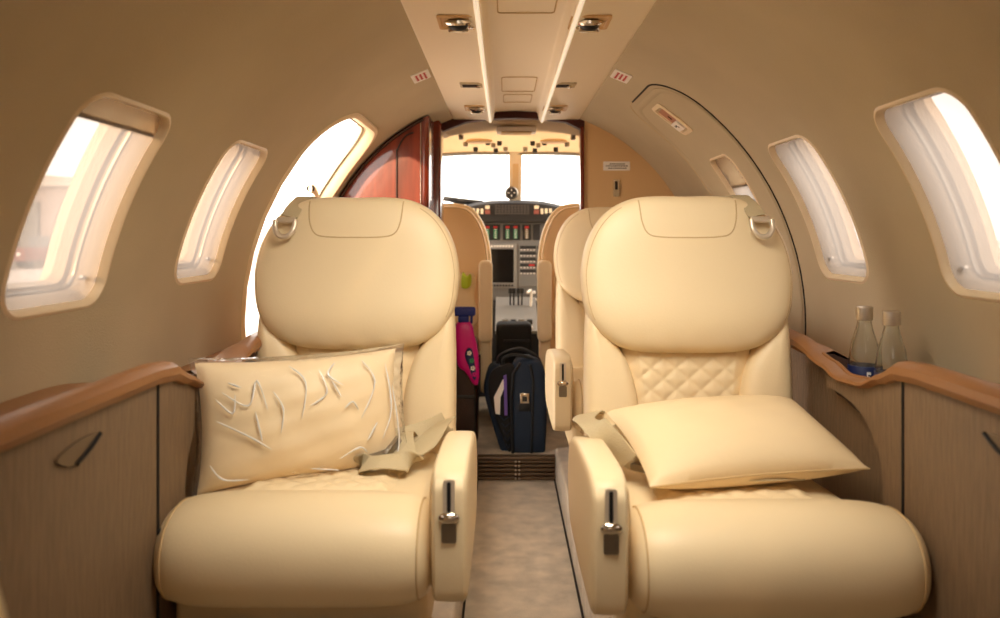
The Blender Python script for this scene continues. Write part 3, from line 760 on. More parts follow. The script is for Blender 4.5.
# ------------------------------------------------------------------ pillows
def pillow_mesh(bm, w_, h_, t, M4, wrk=.0, ear=.35, N=44):
    G = {}
    for sgn in (1, -1):
        for i in range(N+1):
            for j in range(N+1):
                u = -1+2*i/N; v = -1+2*j/N
                if sgn < 0 and (i in (0, N) or j in (0, N)): G[(sgn, i, j)] = G[(1, i, j)]; continue
                x = u*w_/2*(1-.06*(1-u*u)*0-.07*(1-v*v)*abs(u)**3*0); 
                x = u*w_/2*(1-.055*(1-v*v)*abs(u)); y = v*h_/2*(1-.075*(1-u*u)*abs(v))
                pu = (1-abs(u)**2.4); pv = (1-abs(v)**2.4)
                z = t*(max(0, pu*pv))**.48
                z += wrk*math.sin(9*u+5*v)*pu*pv*.5+wrk*math.sin(17*v-7*u+1)*pu*pv*.3
                G[(sgn, i, j)] = bm.verts.new(M4 @ Vector((x, y, sgn*z)))
    for sgn in (1, -1):
        for i in range(N):
            for j in range(N):
                q = [G[(sgn, i, j)], G[(sgn, i+1, j)], G[(sgn, i+1, j+1)], G[(sgn, i, j+1)]]
                bm.faces.new(q)
def frame4(c, ux, uy):
    ux = Vector(ux).normalized(); uz = ux.cross(Vector(uy)).normalized(); uy = uz.cross(ux)
    m = Matrix.Identity(4)
    for i in range(3): m[i][0] = ux[i]; m[i][1] = uy[i]; m[i][2] = uz[i]; m[i][3] = c[i]
    return m
ML = frame4((-.402, 1.375, .650), (.325, .17, .0), (.03, .20, 1))
pl = thing('pillow', 'cream pillow sealed in clear crinkled plastic, on the left seat', 'pillow', (-.402, 1.395, .56))
bm = new(); pillow_mesh(bm, .355, .215, .050, ML, .003); obj('cushion_body', bm, 'pillow', pl)
bm = new()
pillow_mesh(bm, .382, .232, .0545, ML @ Matrix.Translation((.004, 0, 0)), .0035, N=120)
from mathutils import noise as mn
inv = ML.inverted()
for v in bm.verts:
    q = inv @ v.co
    n = mn.ridged_multi_fractal(Vector((q.x*16+3, q.y*16, q.z*8)), .9, 2.1, 3, 1.0, 2.0)
    v.co += (ML.to_3x3() @ Vector((0, 0, 1 if q.z > 0 else -1))).normalized()*.0022*n
obj('plastic_wrap', bm, 'film', pl)
# raised creases in the film, coloured white to stand in for glints
def mlp(u, v, h): return ML @ Vector((u, v, h))
for cr in ([(-.14, .055), (-.10, .03), (-.085, .07), (-.07, .02)], [(-.15, .045), (-.125, .02), (-.12, .05)], [(-.13, .07), (-.11, .06)], [(.04, .06), (.055, .03)], [(.05, .09), (.035, .07), (.06, .05)], [(-.06, .05), (-.045, .02), (-.05, -.02)], [(.12, -.02), (.10, -.05)], [(.06, .01), (.075, .02), (.085, .005)], [(-.16, -.06), (-.14, -.085), (-.10, -.09)], [(.14, -.07), (.12, -.09)], [(.0, -.085), (.05, -.095)], [(-.15, .01), (-.10, -.02), (-.065, -.045)], [(-.03, .09), (-.005, .06), (-.015, .0)], [(.02, .08), (.03, .04), (.0, .02)],
           [(.05, -.075), (.085, -.06), (.10, -.07)], [(.10, .09), (.12, .05), (.09, -.01)], [(.145, .08), (.15, .0), (.13, -.05)], [(-.09, .02), (-.08, -.03)], [(.155, .04), (.165, -.06), (.15, -.10)]):
    P = catmull([(a, b, 0) for a, b in cr], 5)
    def ph(u, v): return -.056*(max(0, (1-abs(u/.191)**2.4)*(1-abs(v/.116)**2.4)))**.48
    bm = new(); tube(bm, [mlp(p.x, p.y, -ph(p.x, p.y)) for p in P], [.0003+random.uniform(.0008, .0016)*math.sin(PI*k/(len(P)-1))+.0003*math.sin(k*2.1)**2 for k in range(len(P))], 6, rx=None)
    obj('film_glint_crease', bm, 'glint', pl)
MR = frame4((.343, 1.358, .616), (.372, .058, .012), (-.02, .265, .070))
bm = new(); pillow_mesh(bm, .372, .250, .050, MR, .002)
pr = thing('pillow', 'plain cream pillow lying flat on the near right seat', 'pillow', (.357, 1.372, .57))
obj('cushion_body', bm, 'pillow', pr)
bm = new()
def edgepts(w_, h_):
    o_ = []
    for k in range(33):
        u = -1+2*k/32; o_.append((u*w_/2, -h_/2*(1-.075*(1-u*u))))
    return o_
tube(bm, [MR @ Vector((x, y, 0)) for x, y in edgepts(.372, .250)], .0016, 6); obj('edge_seam', bm, 'seam', pr)

# ------------------------------------------------------------------ bottles in the right cup tray
def bottle(x, y, zb, label):
    r = thing('water_bottle', label, 'bottle', (x, y, zb), 'glass water bottles in the cup tray')
    o_ = [(.0, .0), (.026, .001), (.0285, .006), (.0285, .075), (.0275, .095), (.0235, .125), (.016, .150), (.0125, .165), (.012, .178), (.0135, .180), (.0135, .184), (.0118, .186)]
    bm = new(); lathe(bm, [(max(a, .001), b) for a, b in o_]+[(.0105, .186), (.0105, .166), (.014, .150), (.0215, .124), (.0255, .094), (.0265, .074), (.0265, .008), (.001, .006)], (x, y, zb)); obj('glass_body', bm, 'glass', r)
    bm = new(); lathe(bm, [(.0287, .030), (.0291, .031), (.0291, .086), (.0284, .087)], (x, y, zb)); lb = obj('label_band', bm, 'label', r)
    bm = new()
    for k, (u0, u1, z0, z1) in enumerate(((-.30, -.22, .040, .058), (-.22, -.05, .053, .058), (-.22, -.10, .046, .050), (.1, .5, .050, .053), (.1, .6, .042, .045), (-.3, .6, .030, .032))):
        A = [(x+.0295*math.sin(u), y-.0295*math.cos(u)) for u in (u0, (u0+u1)/2, u1)]
        for p, q in zip(A, A[1:]): poly(bm, [(p[0], p[1], zb+z0+.02), (q[0], q[1], zb+z0+.02), (q[0], q[1], zb+z1+.02), (p[0], p[1], zb+z1+.02)])
    obj('label_print', bm, 'white', lb)
    bm = new(); lathe(bm, [(.0125, .170), (.0148, .171), (.0150, .190), (.0145, .194), (.011, .1955)], (x, y, zb)); obj('cap', bm, 'capm', r)
    bm = new()
    for k in range(3): tube(bm, [(x+.0151*math.cos(2*PI*j/20), y+.0151*math.sin(2*PI*j/20), zb+.176+k*.004) for j in range(20)], .0006, 5, True)
    return obj('cap_ring', bm, 'capm', r)
bottle(.622, 1.450, CAMZ-.328, 'glass water bottle with navy label, farther of the pair on the right ledge')
bottle(.640, 1.385, CAMZ-.330, 'glass water bottle nearer the camera, right of its twin on the ledge')

# ------------------------------------------------------------------ cockpit
def cock_seat(sd):
    nm = 'left' if sd < 0 else 'right'
    Xc = sd*.335; yy = 3.50
    r = thing('cockpit_seat', 'beige %s cockpit seat seen from behind with its armrest folded up' % {'left': 'pilot', 'right': 'copilot'}[nm], 'seat', (Xc, yy, VF), 'cockpit seats')
    out = [(0, 1.098), (.07, 1.098), (.125, 1.085), (.165, 1.045), (.195, .98), (.212, .90), (.218, .80), (.215, .70), (.21, .50), (.18, .45), (0, .44)]
    out = smooth2(out+[(-a, b) for a, b in out[-2:0:-1]], 5)
    bm = new(); pad(bm, out, .035, .06, lambda u, v, h: Vector((Xc+u, yy-h, v)), 5, 5, 8); obj('backrest', bm, 'cockseat', r)
    for k, (g, off) in enumerate(((1.012, .05), (.975, -.022))):
        bm = new(); tube(bm, [(Xc+u*g, yy+off, .8+(v-.8)*g) for u, v in out], .012 if k == 0 else .003, 8, True); obj('piping' if k else 'front_cushion_rim', bm, 'leather' if k == 0 else 'seam', r)
    bm = new(); box(bm, (Xc-.21, yy+.04, .42), (Xc+.21, yy+.5, .54), .04, 3); obj('seat_cushion', bm, 'leather', r)
    bm = new(); box(bm, (Xc-.14, yy+.05, VF), (Xc+.14, yy+.4, .43), .02, 3); obj('pedestal', bm, 'grey', r)
    xa = -sd*.0+sd*.128
    bm = new(); A = rrect(-.030, .505, .030, .86, .022, 5)
    pad(bm, A, .05, .05, lambda u, v, h: Vector((xa+u, 3.40-h, v)), 8, 8, 6); obj('armrest', bm, 'leather', r)
    bm = new(); box(bm, (xa-.022, 3.40, .28), (xa+.026, 3.47, .52), .012, 3); obj('arm_bracket', bm, 'leather2', r)
    bm = new(); pad(bm, smooth2([(-.15, .56), (.15, .56), (.155, .70), (.15, .80), (0, .79), (-.15, .80), (-.155, .70)], 4), .02, .02, lambda u, v, h: Vector((Xc+u, yy-.045-h, v)), 5, 5, 5); obj('seat_pocket', bm, 'leather2', r)
cock_seat(-1); cock_seat(1)
# yellow cloth tucked into the pilot seat pocket
bm = new(); pad(bm, smooth2([(-.235, .74), (-.200, .74), (-.190, .775), (-.196, .80), (-.210, .79), (-.230, .805)], 4), .012, .012, lambda u, v, h: Vector((u, 3.425-h+.004*math.sin(u*160), v)), 3, 3, 5)
tag(obj('cloth', bm, 'yellow'), 'bright yellow cloth poking from the pocket behind the pilot seat', 'cloth')
# dark case
r = thing('carry_case', 'dark brown upright case behind the left seat, beside the aisle', 'case', (-.20, 3.35, VF))
bm = new(); pad(bm, rrect(-.31, VF+.002, -.155, .545, .035, 5), .09, .09, lambda u, v, h: Vector((u, 3.28-h*1.0, v)), 7, 7, 7); cb = obj('body', bm, 'case', r)
bm = new(); tube(bm, [(u, 3.195, v) for u, v in rrect(-.298, VF+.02, -.167, .53, .03, 5)], .004, 8, True); obj('piping', bm, 'black', r)
bm = new(); tube(bm, catmull([(-.27, 3.28, .54), (-.262, 3.28, .585), (-.20, 3.28, .585), (-.192, 3.28, .54)], 6), .008, 8); obj('handle', bm, 'case', r)
bm = new(); box(bm, (-.30, 3.187, .30), (-.165, 3.199, .315), .003); obj('strap', bm, 'black', r)
# spray bottle leaning down the corner of the case
sx0, sy0 = -.192, 3.13
r = thing('spray_bottle', 'pink spray bottle with blue trigger head hanging by the dark case', 'bottle', (sx0, sy0, .40))
bm = new(); P = smooth2([(-.050, .46), (-.038, .41), (.012, .375), (.030, .37), (.040, .40), (.038, .50), (.020, .58), (.005, .622), (-.035, .622), (-.048, .58), (-.052, .52)], 5)
P = [(-.042, .622), (-.052, .56), (-.048, .48), (-.035, .44), (-.01, .42), (.012, .385), (.028, .368), (.040, .375), (.045, .42), (.040, .50), (.026, .57), (.008, .622)]
pad(bm, smooth2(P, 5), .024, .024, lambda u, v, h: Vector((sx0+u, sy0-h, v)), 3.5, 3.5, 7); bt = obj('bottle_body', bm, 'pink', r)
bm = new(); P2 = [(.000, .52), (.018, .51), (.030, .44), (.033, .40), (.022, .395), (.006, .44), (-.012, .49)]
pad(bm, smooth2(P2, 4), .004, .002, lambda u, v, h: Vector((sx0+u, sy0-.0235-h, v)), 3, 3, 4); sl = obj('flower_label', bm, 'label', bt)
for (u, v, m_) in ((.006, .500, 'white'), (.016, .47, 'green'), (.020, .44, 'white'), (.026, .415, 'pink')):
    bm = new()
    for k in range(5): lathe(bm, [(.0042, 0), (.0042, .002)], (sx0+u+.006*math.cos(k*2*PI/5), sy0-.0275, v+.006*math.sin(k*2*PI/5)), 8, Matrix.Rotation(PI/2, 4, 'X'))
    obj('printed_flower', bm, m_, sl)
bm = new(); box(bm, (sx0-.040, sy0-.016, .618), (sx0+.004, sy0+.016, .648), .008, 3); box(bm, (sx0-.062, sy0-.014, .645), (sx0+.030, sy0+.014, .682), .009, 3)
box(bm, (sx0+.008, sy0-.008, .615), (sx0+.019, sy0+.008, .650), .003); obj('trigger_head', bm, 'blue', r)

# blue bag in the aisle
bag = thing('laptop_bag', 'navy blue laptop bag with open front pocket standing in the aisle', 'bag', (.07, 3.22, VF))
BX = lambda px, Y=3.16: (px-VPX)/F*Y+CAMX
BZ = lambda py, Y=3.16: CAMZ-(py-VPY)/F*Y
bm = new()
main = [(BX(512), BZ(459)), (BX(541), BZ(459)), (BX(546), BZ(440)), (BX(547), BZ(390)), (BX(542), BZ(364)), (BX(530), BZ(358)), (BX(514), BZ(364)), (BX(509), BZ(400))]
fb = lambda y: (lambda u, v, h: Vector((u, y-h, max(v, VF+.001))))
pad(bm, smooth2(main, 5), .06, .12, fb(3.20), 6, 6, 8); obj('main_compartment', bm, 'navy', bag)
bm = new(); fl = [(BX(503), BZ(458)), (BX(512), BZ(459)), (BX(511), BZ(430)), (BX(506), BZ(400)), (BX(500), BZ(368)), (BX(490), BZ(368)), (BX(485), BZ(380)), (BX(484), BZ(395)), (BX(492), BZ(425))]
pad(bm, smooth2(fl, 5), .05, .10, fb(3.22), 6, 6, 8); obj('front_flap', bm, 'navy', bag)
bm = new(); pk = [(BX(509), BZ(452)), (BX(500), BZ(430)), (BX(489), BZ(395)), (BX(490), BZ(374)), (BX(500), BZ(366)), (BX(514), BZ(366)), (BX(513), BZ(400)), (BX(512), BZ(440))]
pad(bm, smooth2(pk, 5), .012, .03, fb(3.158), 5, 5, 6); po = obj('pocket_lining', bm, 'blackcloth', bag)
bm = new()
for k in range(5):
    z = BZ(415+k*7); tube(bm, [(BX(500+k*1.6), 3.145, z), (BX(504+k*1.2), 3.142, z-.016), (BX(510), 3.145, z)], .0025, 6)
obj('mesh_pleat', bm, 'navy', po)
bm = new(); tube(bm, [(u, 3.139, v) for u, v in [(BX(513), BZ(458)), (BX(512), BZ(430)), (BX(511), BZ(400)), (BX(513), BZ(372)), (BX(520), BZ(362))]], .006, 8); obj('zip', bm, 'black', bag)
bm = new(); tube(bm, [(u, 3.139, v) for u, v in [(BX(531), BZ(457)), (BX(532), BZ(420)), (BX(533), BZ(380)), (BX(530), BZ(364))]], .005, 8); obj('zip', bm, 'black', bag)
bm = new()
tube(bm, catmull([(BX(505), 3.17, BZ(370)), (BX(503), 3.17, BZ(360)), (BX(512), 3.16, BZ(355)), (BX(528), 3.16, BZ(357)), (BX(536), 3.17, BZ(362)), (BX(538), 3.18, BZ(372))], 6), .007, 8)
obj('handle', bm, 'black', bag)
bm = new(); tube(bm, catmull([(BX(497), 3.22, BZ(370)), (BX(500), 3.22, BZ(358)), (BX(520), 3.24, BZ(352)), (BX(538), 3.22, BZ(360)), (BX(541), 3.22, BZ(375))], 6), .008, 8); obj('handle', bm, 'black', bag)
bm = new(); box(bm, (BX(520), 3.132, BZ(402)), (BX(529), 3.142, BZ(392)), .002); bk = obj('side_buckle', bm, 'chrome', bag)
bm = new(); box(bm, (BX(522), 3.130, BZ(400)), (BX(527), 3.134, BZ(395)), .001); obj('buckle_centre', bm, 'black', bk)
bm = new(); box(bm, (BX(519), 3.134, BZ(410)), (BX(530), 3.142, BZ(402)), .002); obj('strap', bm, 'black', bag)
bm = new(); prism(bm, [(BX(495.5), BZ(412)), (BX(500), BZ(413)), (BX(500.5), BZ(396)), (BX(506), BZ(382)), (BX(503), BZ(378)), (BX(494), BZ(396))], lambda u, v, d: Vector((u, 3.130+d, v)), 0, .008)
tag(obj('folded_papers', bm, 'white'), 'folded white papers in the open pocket of the blue bag', 'papers')
bm = new(); prism(bm, [(BX(504.5), BZ(413)), (BX(507.5), BZ(413)), (BX(506.5), BZ(373)), (BX(503.5), BZ(374))], lambda u, v, d: Vector((u, 3.118+d, v)), 0, .010)
nb = tag(obj('notebook', bm, 'purple'), 'thin purple edged notebook upright in the open pocket of the blue bag', 'notebook')

# instrument panel
PY = 4.25
px = lambda x: (x-VPX)/F*PY+CAMX
pz = lambda y: CAMZ-(y-VPY)/F*PY
ip = thing('instrument_panel', 'grey cockpit instrument panel with dark glareshield, dials and blank screen', 'instrument panel', (0, PY, VF))
fp = lambda u, v, d: Vector((u, PY-d, v))
bm = new(); box(bm, (-.56, PY, pz(300)), (.56, PY+.06, pz(216)), .006); obj('panel_face', bm, 'grey', ip)
bm = new(); xs = [-.58+1.16*k/40 for k in range(41)]
def gtop(x): return pz(208)+.042*math.exp(-(x/.26)**4)
rows = []
for x in xs:
    t = gtop(x); rows.append([bm.verts.new(q) for q in ((x, PY-.02, pz(223)), (x, PY-.085, pz(222)), (x, PY-.10, t-.075), (x, PY-.095, t-.02), (x, PY-.07, t-.003), (x, PY, t), (x, PY+.30, t-.03), (x, PY+.30, t-.2))])
for A, B in zip(rows, rows[1:]):
    for k in range(7): bm.faces.new((A[k], A[k+1], B[k+1], B[k]))
gs = obj('glareshield', bm, 'shield', ip)
g2 = lambda u, v, d: Vector((u, PY-.0985-d, v))
GF = PY-.10
gx = lambda x: (x-VPX)/F*GF+CAMX
gz = lambda y: CAMZ-(y-VPY)/F*GF
an = None
bm = new(); prism(bm, [(gx(494), gz(215)), (gx(530), gz(215)), (gx(530), gz(204.5)), (gx(494), gz(204.5))], g2, 0, .006); an = obj('annunciator', bm, 'black', gs)
greydk = mat('legend_tile', srgb(74, 68, 64), .5)
bm = new()
for i in range(11):
    for j in range(4):
        a0 = gx(494.8+i*3.2); b0 = gz(214.3-j*2.5); prism(bm, [(a0, b0), (a0+.0135, b0), (a0+.0135, b0+.010), (a0, b0+.010)], g2, .006, .008)
obj('legend_tiles', bm, greydk, an)
cream = mat('cream_button', srgb(236, 220, 190), .5)  # plain cream for buttons and switches
for s in (-1, 1):
    c0 = 512+s*24.5
    bm = new(); prism(bm, rrect(gx(c0-2.6), gz(214), gx(c0+2.6), gz(210), .003, 2), g2, 0, .010); obj('warning_button', bm, M['dullred'], gs)
    bm = new(); prism(bm, rrect(gx(c0-2.2), gz(209), gx(c0+2.2), gz(205.5), .003, 2), g2, 0, .010); obj('caution_button', bm, cream, gs)
    for k in range(3):
        c1 = 512+s*(30+k*4.2)
        bm = new(); prism(bm, rrect(gx(c1-1.3), gz(214-k*.5), gx(c1+1.3), gz(208.5), .002, 2), g2, -.01, .008); obj('switch', bm, cream, gs)
# engine gauges
for i, (x0, x1) in enumerate(((483, 500), (503, 520), (522.5, 531), (533, 540))):
    bm = new(); prism(bm, rrect(px(x0), pz(240), px(x1), pz(224.5), .004, 2), fp, 0, .006); gg = obj('gauge_bezel', bm, 'black' if i < 3 else 'shield', ip)
    if i > 2: continue
    nb_ = 2 if i < 2 else 1
    for k in range(nb_):
        cx = (x0+x1)/2+(k-.5*(nb_-1))*8
        bm = new(); prism(bm, [(px(cx-1.8), pz(238.5)), (px(cx+1.8), pz(238.5)), (px(cx+1.8), pz(229)), (px(cx-1.8), pz(229))], fp, .006, .008); obj('tape_scale', bm, mat('tape_%d%d' % (i, k), srgb(70, 130, 96) if i < 2 else srgb(120, 105, 80), .5), gg)
        bm = new(); prism(bm, [(px(cx-2), pz(228.4)), (px(cx+2), pz(228.4)), (px(cx+2), pz(226)), (px(cx-2), pz(226))], fp, .006, .008); obj('red_line', bm, 'red', gg)
        bm = new()
        for j in range(5): prism(bm, [(px(cx-.8), pz(238-j*2)), (px(cx+.9), pz(238-j*2)), (px(cx+.9), pz(237.4-j*2)), (px(cx-.8), pz(237.4-j*2))], fp, .008, .009)
        obj('tape_marks', bm, 'white', gg)
# button row + screen
lgrey = mat('bezel_grey', srgb(126, 123, 118), .5)
bm = new(); prism(bm, rrect(px(483), pz(288), px(517), pz(243.5), .006, 3), fp, 0, .008); bz_ = obj('screen_bezel', bm, lgrey, ip)
bm = new(); prism(bm, rrect(px(489), pz(282.5), px(513.6), pz(249), .004, 3), fp, .008, .0095); obj('screen', bm, 'screen', bz_)
for yy_ in (246.2, 285.3):
    for k in range(9):
        bm = new(); x = 488+k*2.9; prism(bm, rrect(px(x), pz(yy_+1.0), px(x+1.9), pz(yy_-1.0), .002, 1), fp, .008, .013); obj('bezel_key', bm, 'white' if yy_ < 250 else 'shield', bz_)
bm = new(); prism(bm, rrect(px(518.5), pz(286), px(541), pz(243.5), .004, 2), fp, 0, .006); rd = obj('radio_stack', bm, 'grey', ip)
for k in range(5):
    y_ = 246.5+k*5.9
    bm = new(); prism(bm, [(px(520), pz(y_+2.2)), (px(536), pz(y_+2.2)), (px(536), pz(y_-.6)), (px(520), pz(y_-.6))], fp, .006, .008); s_ = obj('radio_display', bm, 'black', rd)
    if k == 3:
        bm = new(); prism(bm, [(px(529), pz(y_+1.7)), (px(534.5), pz(y_+1.7)), (px(534.5), pz(y_)), (px(529), pz(y_))], fp, .008, .009); obj('red_digits', bm, 'red', s_)
    bm = new()
    for j in range(5): prism(bm, [(px(520.5+j*3.2), pz(y_+3.8)), (px(522+j*3.2), pz(y_+3.8)), (px(522+j*3.2), pz(y_+2.9)), (px(520.5+j*3.2), pz(y_+2.9))], fp, .006, .009)
    obj('radio_keys', bm, 'white', rd)
    bm = new(); lathe(bm, [(.008, 0), (.008, .014), (.006, .016)], (px(538.5), PY-.006, pz(y_+1)), 12, Matrix.Rotation(PI/2, 4, 'X')); obj('radio_knob', bm, 'black', rd)
bm = new(); box(bm, (-.56, PY-.02, VF), (.56, PY+.05, pz(300)), .006); obj('lower_panel', bm, 'shield', ip)
for k, (x, y_) in enumerate(((522, 292), (528, 292), (534, 292), (486, 294), (528, 300), (535, 299), (485, 302), (522, 299))):
    bm = new(); lathe(bm, [(.009, 0), (.009, .01), (.006, .012)], (px(x), PY-.02, pz(y_)), 12, Matrix.Rotation(PI/2, 4, 'X')); obj('knob', bm, 'white' if k % 3 else 'steel', ip)
# pedestal
pd = thing('centre_pedestal', 'light grey throttle pedestal between the cockpit seats', 'pedestal', (0, 3.9, VF))
W1 = .105; 
bm = new()
side = [(3.72, VF), (4.22, VF), (4.22, .62), (4.12, .63), (3.95, .56), (3.74, .50)]
prism(bm, side, lambda u, v, d: Vector((.014+d, u, v)), -W1*.86, W1*.86); obj('console', bm, 'shield', pd)
top = [(3.735, .498), (3.95, .562), (4.12, .632)]
bm = new()
prism(bm, [(3.725, .497), (3.95, .560), (4.12, .631), (4.12, .643), (3.945, .575), (3.72, .512)], lambda u, v, d: Vector((.014+d, u, v)), -W1, W1); obj('top_plate', bm, lgrey, pd)
for dx in (-.030, -.012, .012, .030):
    bm = new(); tube(bm, [(.014+dx, 4.03, .61), (.014+dx, 3.99, .665), (.014+dx, 3.975, .68)], .004, 8); box(bm, (.014+dx-.010, 3.955, .672), (.014+dx+.010, 3.985, .70), .005); obj('throttle_lever', bm, 'black', pd)
for i in range(4):
    bm = new(); x = -.055+i*.040; box(bm, (x, 3.80, .527), (x+.026, 3.85, .556), .004, 2, None); obj('selector', bm, 'black' if i % 2 else 'steel', pd)
bm = new(); box(bm, (-.06, 3.735, .52), (.09, 3.765, .53), .003); obj('switch_row', bm, 'white', pd)
bm = new(); tube(bm, catmull([(.09, 4.02, .60), (.092, 4.0, .67), (.085, 3.95, .69), (.07, 3.92, .68)], 5), .007, 8); obj('flap_lever', bm, 'white', pd)
# black case in front of the pedestal
bc = thing('flight_case', 'black upright case standing between the cockpit seats behind the blue bag', 'case', (.01, 3.6, VF))
bm = new(); pad(bm, rrect(-.085, VF+.001, .078, .572, .02, 4), .07, .07, lambda u, v, h: Vector((u, 3.58-h, v)), 8, 8, 6); obj('body', bm, 'blackcloth', bc)
bm = new(); box(bm, (-.05, 3.503, .49), (.07, 3.512, .50), .002); obj('zip', bm, 'black', bc)


# cockpit shell: side walls, roof lining, windshield
for nm, s in (('wall_cockpit_left', -1), ('wall_cockpit_right', 1)):
    bm = new(); gridsurf(bm, 8, 14, lambda u, v: Vector((s*(R-.08*u)*math.cos(math.radians(-58+72*v)), 3.12+1.5*u, HZ+R*math.sin(math.radians(-58+72*v))))); struct(obj(nm, bm, 'suede'))
bm = new(); poly(bm, [(-.66, 4.60, 0), (.66, 4.60, 0), (.66, 4.60, 1.02), (-.66, 4.60, 1.02)]); struct(obj('wall_cockpit_front', bm, 'shield'))
hl = sroot('ceiling_cockpit', (0, 3.6, 1.4))
def hlf(u, v):
    x = -.60+1.2*u; yf = 4.16-.85*abs(x/.60)**2.2; y = 3.118+(yf-3.118)*v
    z = CAMZ+.480-.038*v-.14*abs(x/.6)**2.6
    return Vector((x, y, z))
bm = new(); gridsurf(bm, 40, 20, hlf); bmesh.ops.solidify(bm, geom=bm.faces[:], thickness=-.02); obj('roof_lining', bm, mat('roof_vinyl', srgb(206, 184, 152), .6), hl)
bm = new(); gridsurf(bm, 30, 3, lambda u, v: Vector((.765*math.cos(math.radians(25+130*u)), 3.095+.40*v, HZ+.765*math.sin(math.radians(25+130*u))-.03*v))); obj('outer_skin', bm, 'concrete', hl)
bm = new(); tube(bm, [hlf(u/40, 1)+Vector((0, 0, -.004)) for u in range(41)], .012, 8); obj('windshield_rim', bm, 'steel', hl)
def onroof(x, v, dz=-.012): p = hlf((x+.6)/1.2, v); return p+Vector((0, 0, dz))
bm = new(); c = onroof(.005, .25); box(bm, (c.x-.085, c.y-.05, c.z-.018), (c.x+.085, c.y+.05, c.z+.006), .006); dm = obj('dome_lamp', bm, 'white', hl)
bm = new(); box(bm, (c.x-.065, c.y-.054, c.z-.022), (c.x+.065, c.y+.03, c.z-.016), .003); obj('lamp_lens', bm, 'seam', dm)
for s in (-1, 1):
    bm = new(); c = onroof(s*.175+.01, .55); lathe(bm, [(.05, .004), (.055, -.004), (.045, -.008)], c, 20, Matrix.Diagonal((1.2, 1, 1, 1))); obj('roof_pad', bm, 'beige', hl)
    for k, (x, v) in enumerate(((.08, .62), (.11, .68), (.135, .60), (.05, .8), (.20, .8), (.24, .62), (.10, .85), (.25, .4))):
        bm = new(); c = onroof(s*x+.01, v); lathe(bm, [(.012, .008), (.012, -.010), (.008, -.014)], c, 12); obj('roof_knob', bm, 'steel' if k % 2 else 'shield', hl)
ws = sroot('window_20', (0, 4.3, 1.2))
bm = new(); P = [(.014+a, y, z) for a, y, z in ((0, 4.14, CAMZ+.42), (0, 4.30, CAMZ+.19))]
for a, b in (((-.033, 4.13, 1.385), (-.033, 4.33, 1.135)),):
    prism(bm, [(-.020, 0), (.048, 0), (.048, 1), (-.020, 1)], lambda u, v, d: Vector((u, 4.14+.2*v+d, 1.415-.28*v)), 0, .03)
obj('centre_post', bm, 'plastic', ws)
bm = new(); prism(bm, [(-.002, .12), (.030, .12), (.030, .75), (-.002, .75)], lambda u, v, d: Vector((u, 4.132+.2*v+d, 1.38-.25*v)), 0, .01); obj('post_placard', bm, 'beige', ws)
for s in (-1, 1):
    bm = new(); gridsurf(bm, 10, 4, lambda u, v: Vector((.014+s*(.035+.60*u), 4.16-.80*u**2.2+.22*v, CAMZ+.44-.14*u**2.4-(.27-.14*u)*v))); obj('windshield_pane', bm, 'clear', ws)
    bm = new(); tube(bm, [(.014+s*.60, 3.42, 1.17), (.014+s*.62, 3.62, .95)], .03, 8); obj('side_post', bm, 'plastic', ws)
cpz = thing('compass', 'round magnetic compass on the windshield centre post', 'compass', (.0, 4.12, 1.19))
c = Vector(((511.5-VPX)/F*4.12+CAMX, 4.12, CAMZ-(193-VPY)/F*4.12))
bm = new(); lathe(bm, [(.012, .05), (.033, .03), (.036, 0), (.030, -.006), (.026, -.004)], c, 24, Matrix.Rotation(-PI/2, 4, 'X') @ Matrix.Rotation(PI, 4, 'X') if False else Matrix.Rotation(-PI/2, 4, 'X')); obj('housing', bm, 'steel', cpz)
bm = new(); lathe(bm, [(.027, 0), (.027, .004)], c+Vector((0, -.010, 0)), 24, Matrix.Rotation(PI/2, 4, 'X')); obj('dial', bm, 'shield', cpz)
bm = new()
for k in range(4):
    a_ = k*PI/2; tube(bm, [c+Vector((.010*math.cos(a_), -.0145, .010*math.sin(a_))), c+Vector((.020*math.cos(a_), -.0145, .020*math.sin(a_)))], .002, 6)
obj('dial_mark', bm, 'white', cpz)
# headset / items on the glareshield left
bm = new(); pad(bm, rrect(-.42, 4.20, -.16, 4.34, .02, 4), .012, .012, lambda u, v, h: Vector((u, v, 1.149+h+(.02 if u < -.3 else 0))), 5, 5, 5)
tag(obj('chart_folder', bm, 'shield'), 'dark flat folder lying on the left end of the glareshield', 'folder')

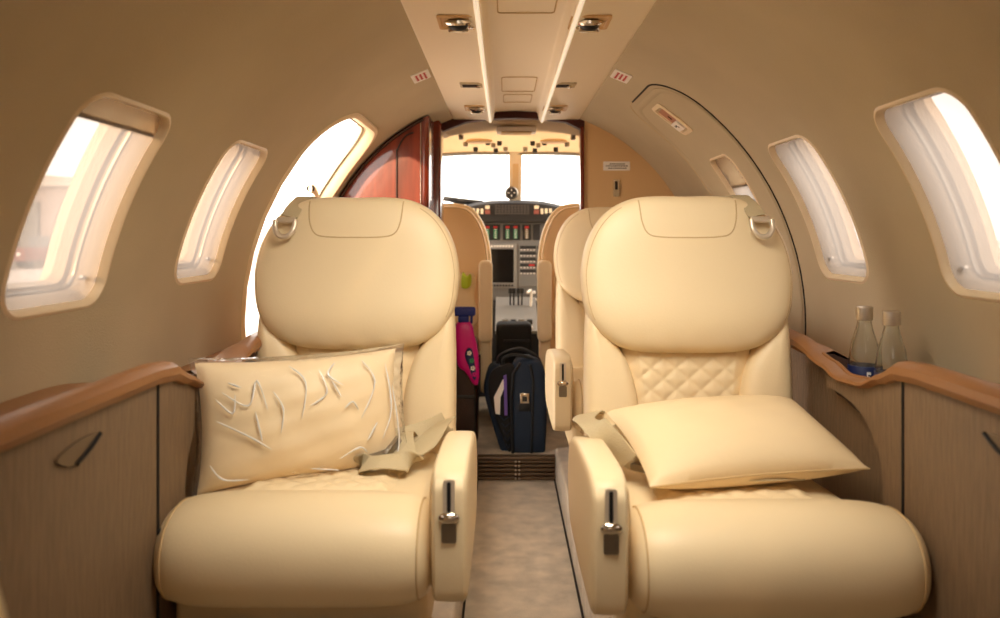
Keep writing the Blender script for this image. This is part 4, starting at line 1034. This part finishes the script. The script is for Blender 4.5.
# ------------------------------------------------------------------ outside
GZ = -1.1
bm = new(); poly(bm, [(-200, -60, GZ), (200, -60, GZ), (200, 300, GZ), (-200, 300, GZ)]); struct(obj('ground_apron', bm, 'concrete', smooth=False))
hg = thing('hangar', 'pale hangar across the apron, faint through the near left window', 'hangar', (-42, 46, GZ))
bm = new(); box(bm, (-70, 52, GZ), (-29, 75, 4.2)); obj('wall', bm, 'hangar', hg, smooth=False)
bm = new(); prism(bm, [(-71, 4.2), (-28.5, 4.2), (-28.5, 4.8), (-50, 6.4), (-71, 4.8)], lambda u, v, d: Vector((u, 51.5+d, v)), 0, 24); obj('roof', bm, 'concrete', hg, smooth=False)
bm = new(); box(bm, (-42, 51.8, GZ), (-31, 52, 3.2)); obj('hangar_door', bm, 'grey', hg, smooth=False)
vh = thing('pickup', 'parked vehicle with dark red body, faint through the near left window', 'vehicle', (-30, 48, GZ))
bm = new(); prism(bm, [(-31.4, GZ+.5), (-28.9, GZ+.5), (-28.9, GZ+1.05), (-29.1, GZ+1.3), (-31.2, GZ+1.3), (-31.4, GZ+1.05)], lambda u, v, d: Vector((u, 47.0+d, v)), 0, 4.2); obj('body', bm, 'reddark', vh, smooth=False)
bm = new(); prism(bm, [(-31.2, GZ+1.3), (-29.1, GZ+1.3), (-29.35, GZ+2.0), (-30.95, GZ+2.0)], lambda u, v, d: Vector((u, 47.9+d, v)), 0, 2.4); obj('cab', bm, 'grey', vh, smooth=False)
for x in (-31.3, -29.2):
    for y in (47.7, 50.3):
        bm = new(); lathe(bm, [(.2, -.12), (.36, -.12), (.38, -.08), (.38, .08), (.36, .12), (.2, .12)], (x+.1, y, GZ+.38), 16, Matrix.Rotation(PI/2, 4, 'Y')); obj('wheel', bm, 'black', vh)
for x in (-31.05, -29.3):
    bm = new(); box(bm, (x-.1, 46.93, GZ+.8), (x+.12, 47.02, GZ+1.0), .02); obj('headlight', bm, 'white', vh)

# reclined seat back close to the camera, lower left corner
fg = thing('reclined_seat', 'out of focus cream leather seat shoulder in the lower left corner', 'seat', (-.42, .42, SF))
bm = new(); pad(bm, smooth2([(-.42, .87), (-.35, .845), (-.312, .80), (-.290, .74), (-.276, .62), (-.276, .45), (-.30, .35), (-.45, .34), (-.53, .36), (-.535, .60), (-.53, .80), (-.49, .86)], 5), .06, .05, lambda u, v, h: Vector((u-.042, .42-h, v)), 5, 5, 8); obj('backrest', bm, 'leather', fg)
bm = new(); box(bm, (-.50, .34, SF), (-.31, .50, .37), .02, 3); obj('pedestal', bm, 'leather2', fg)
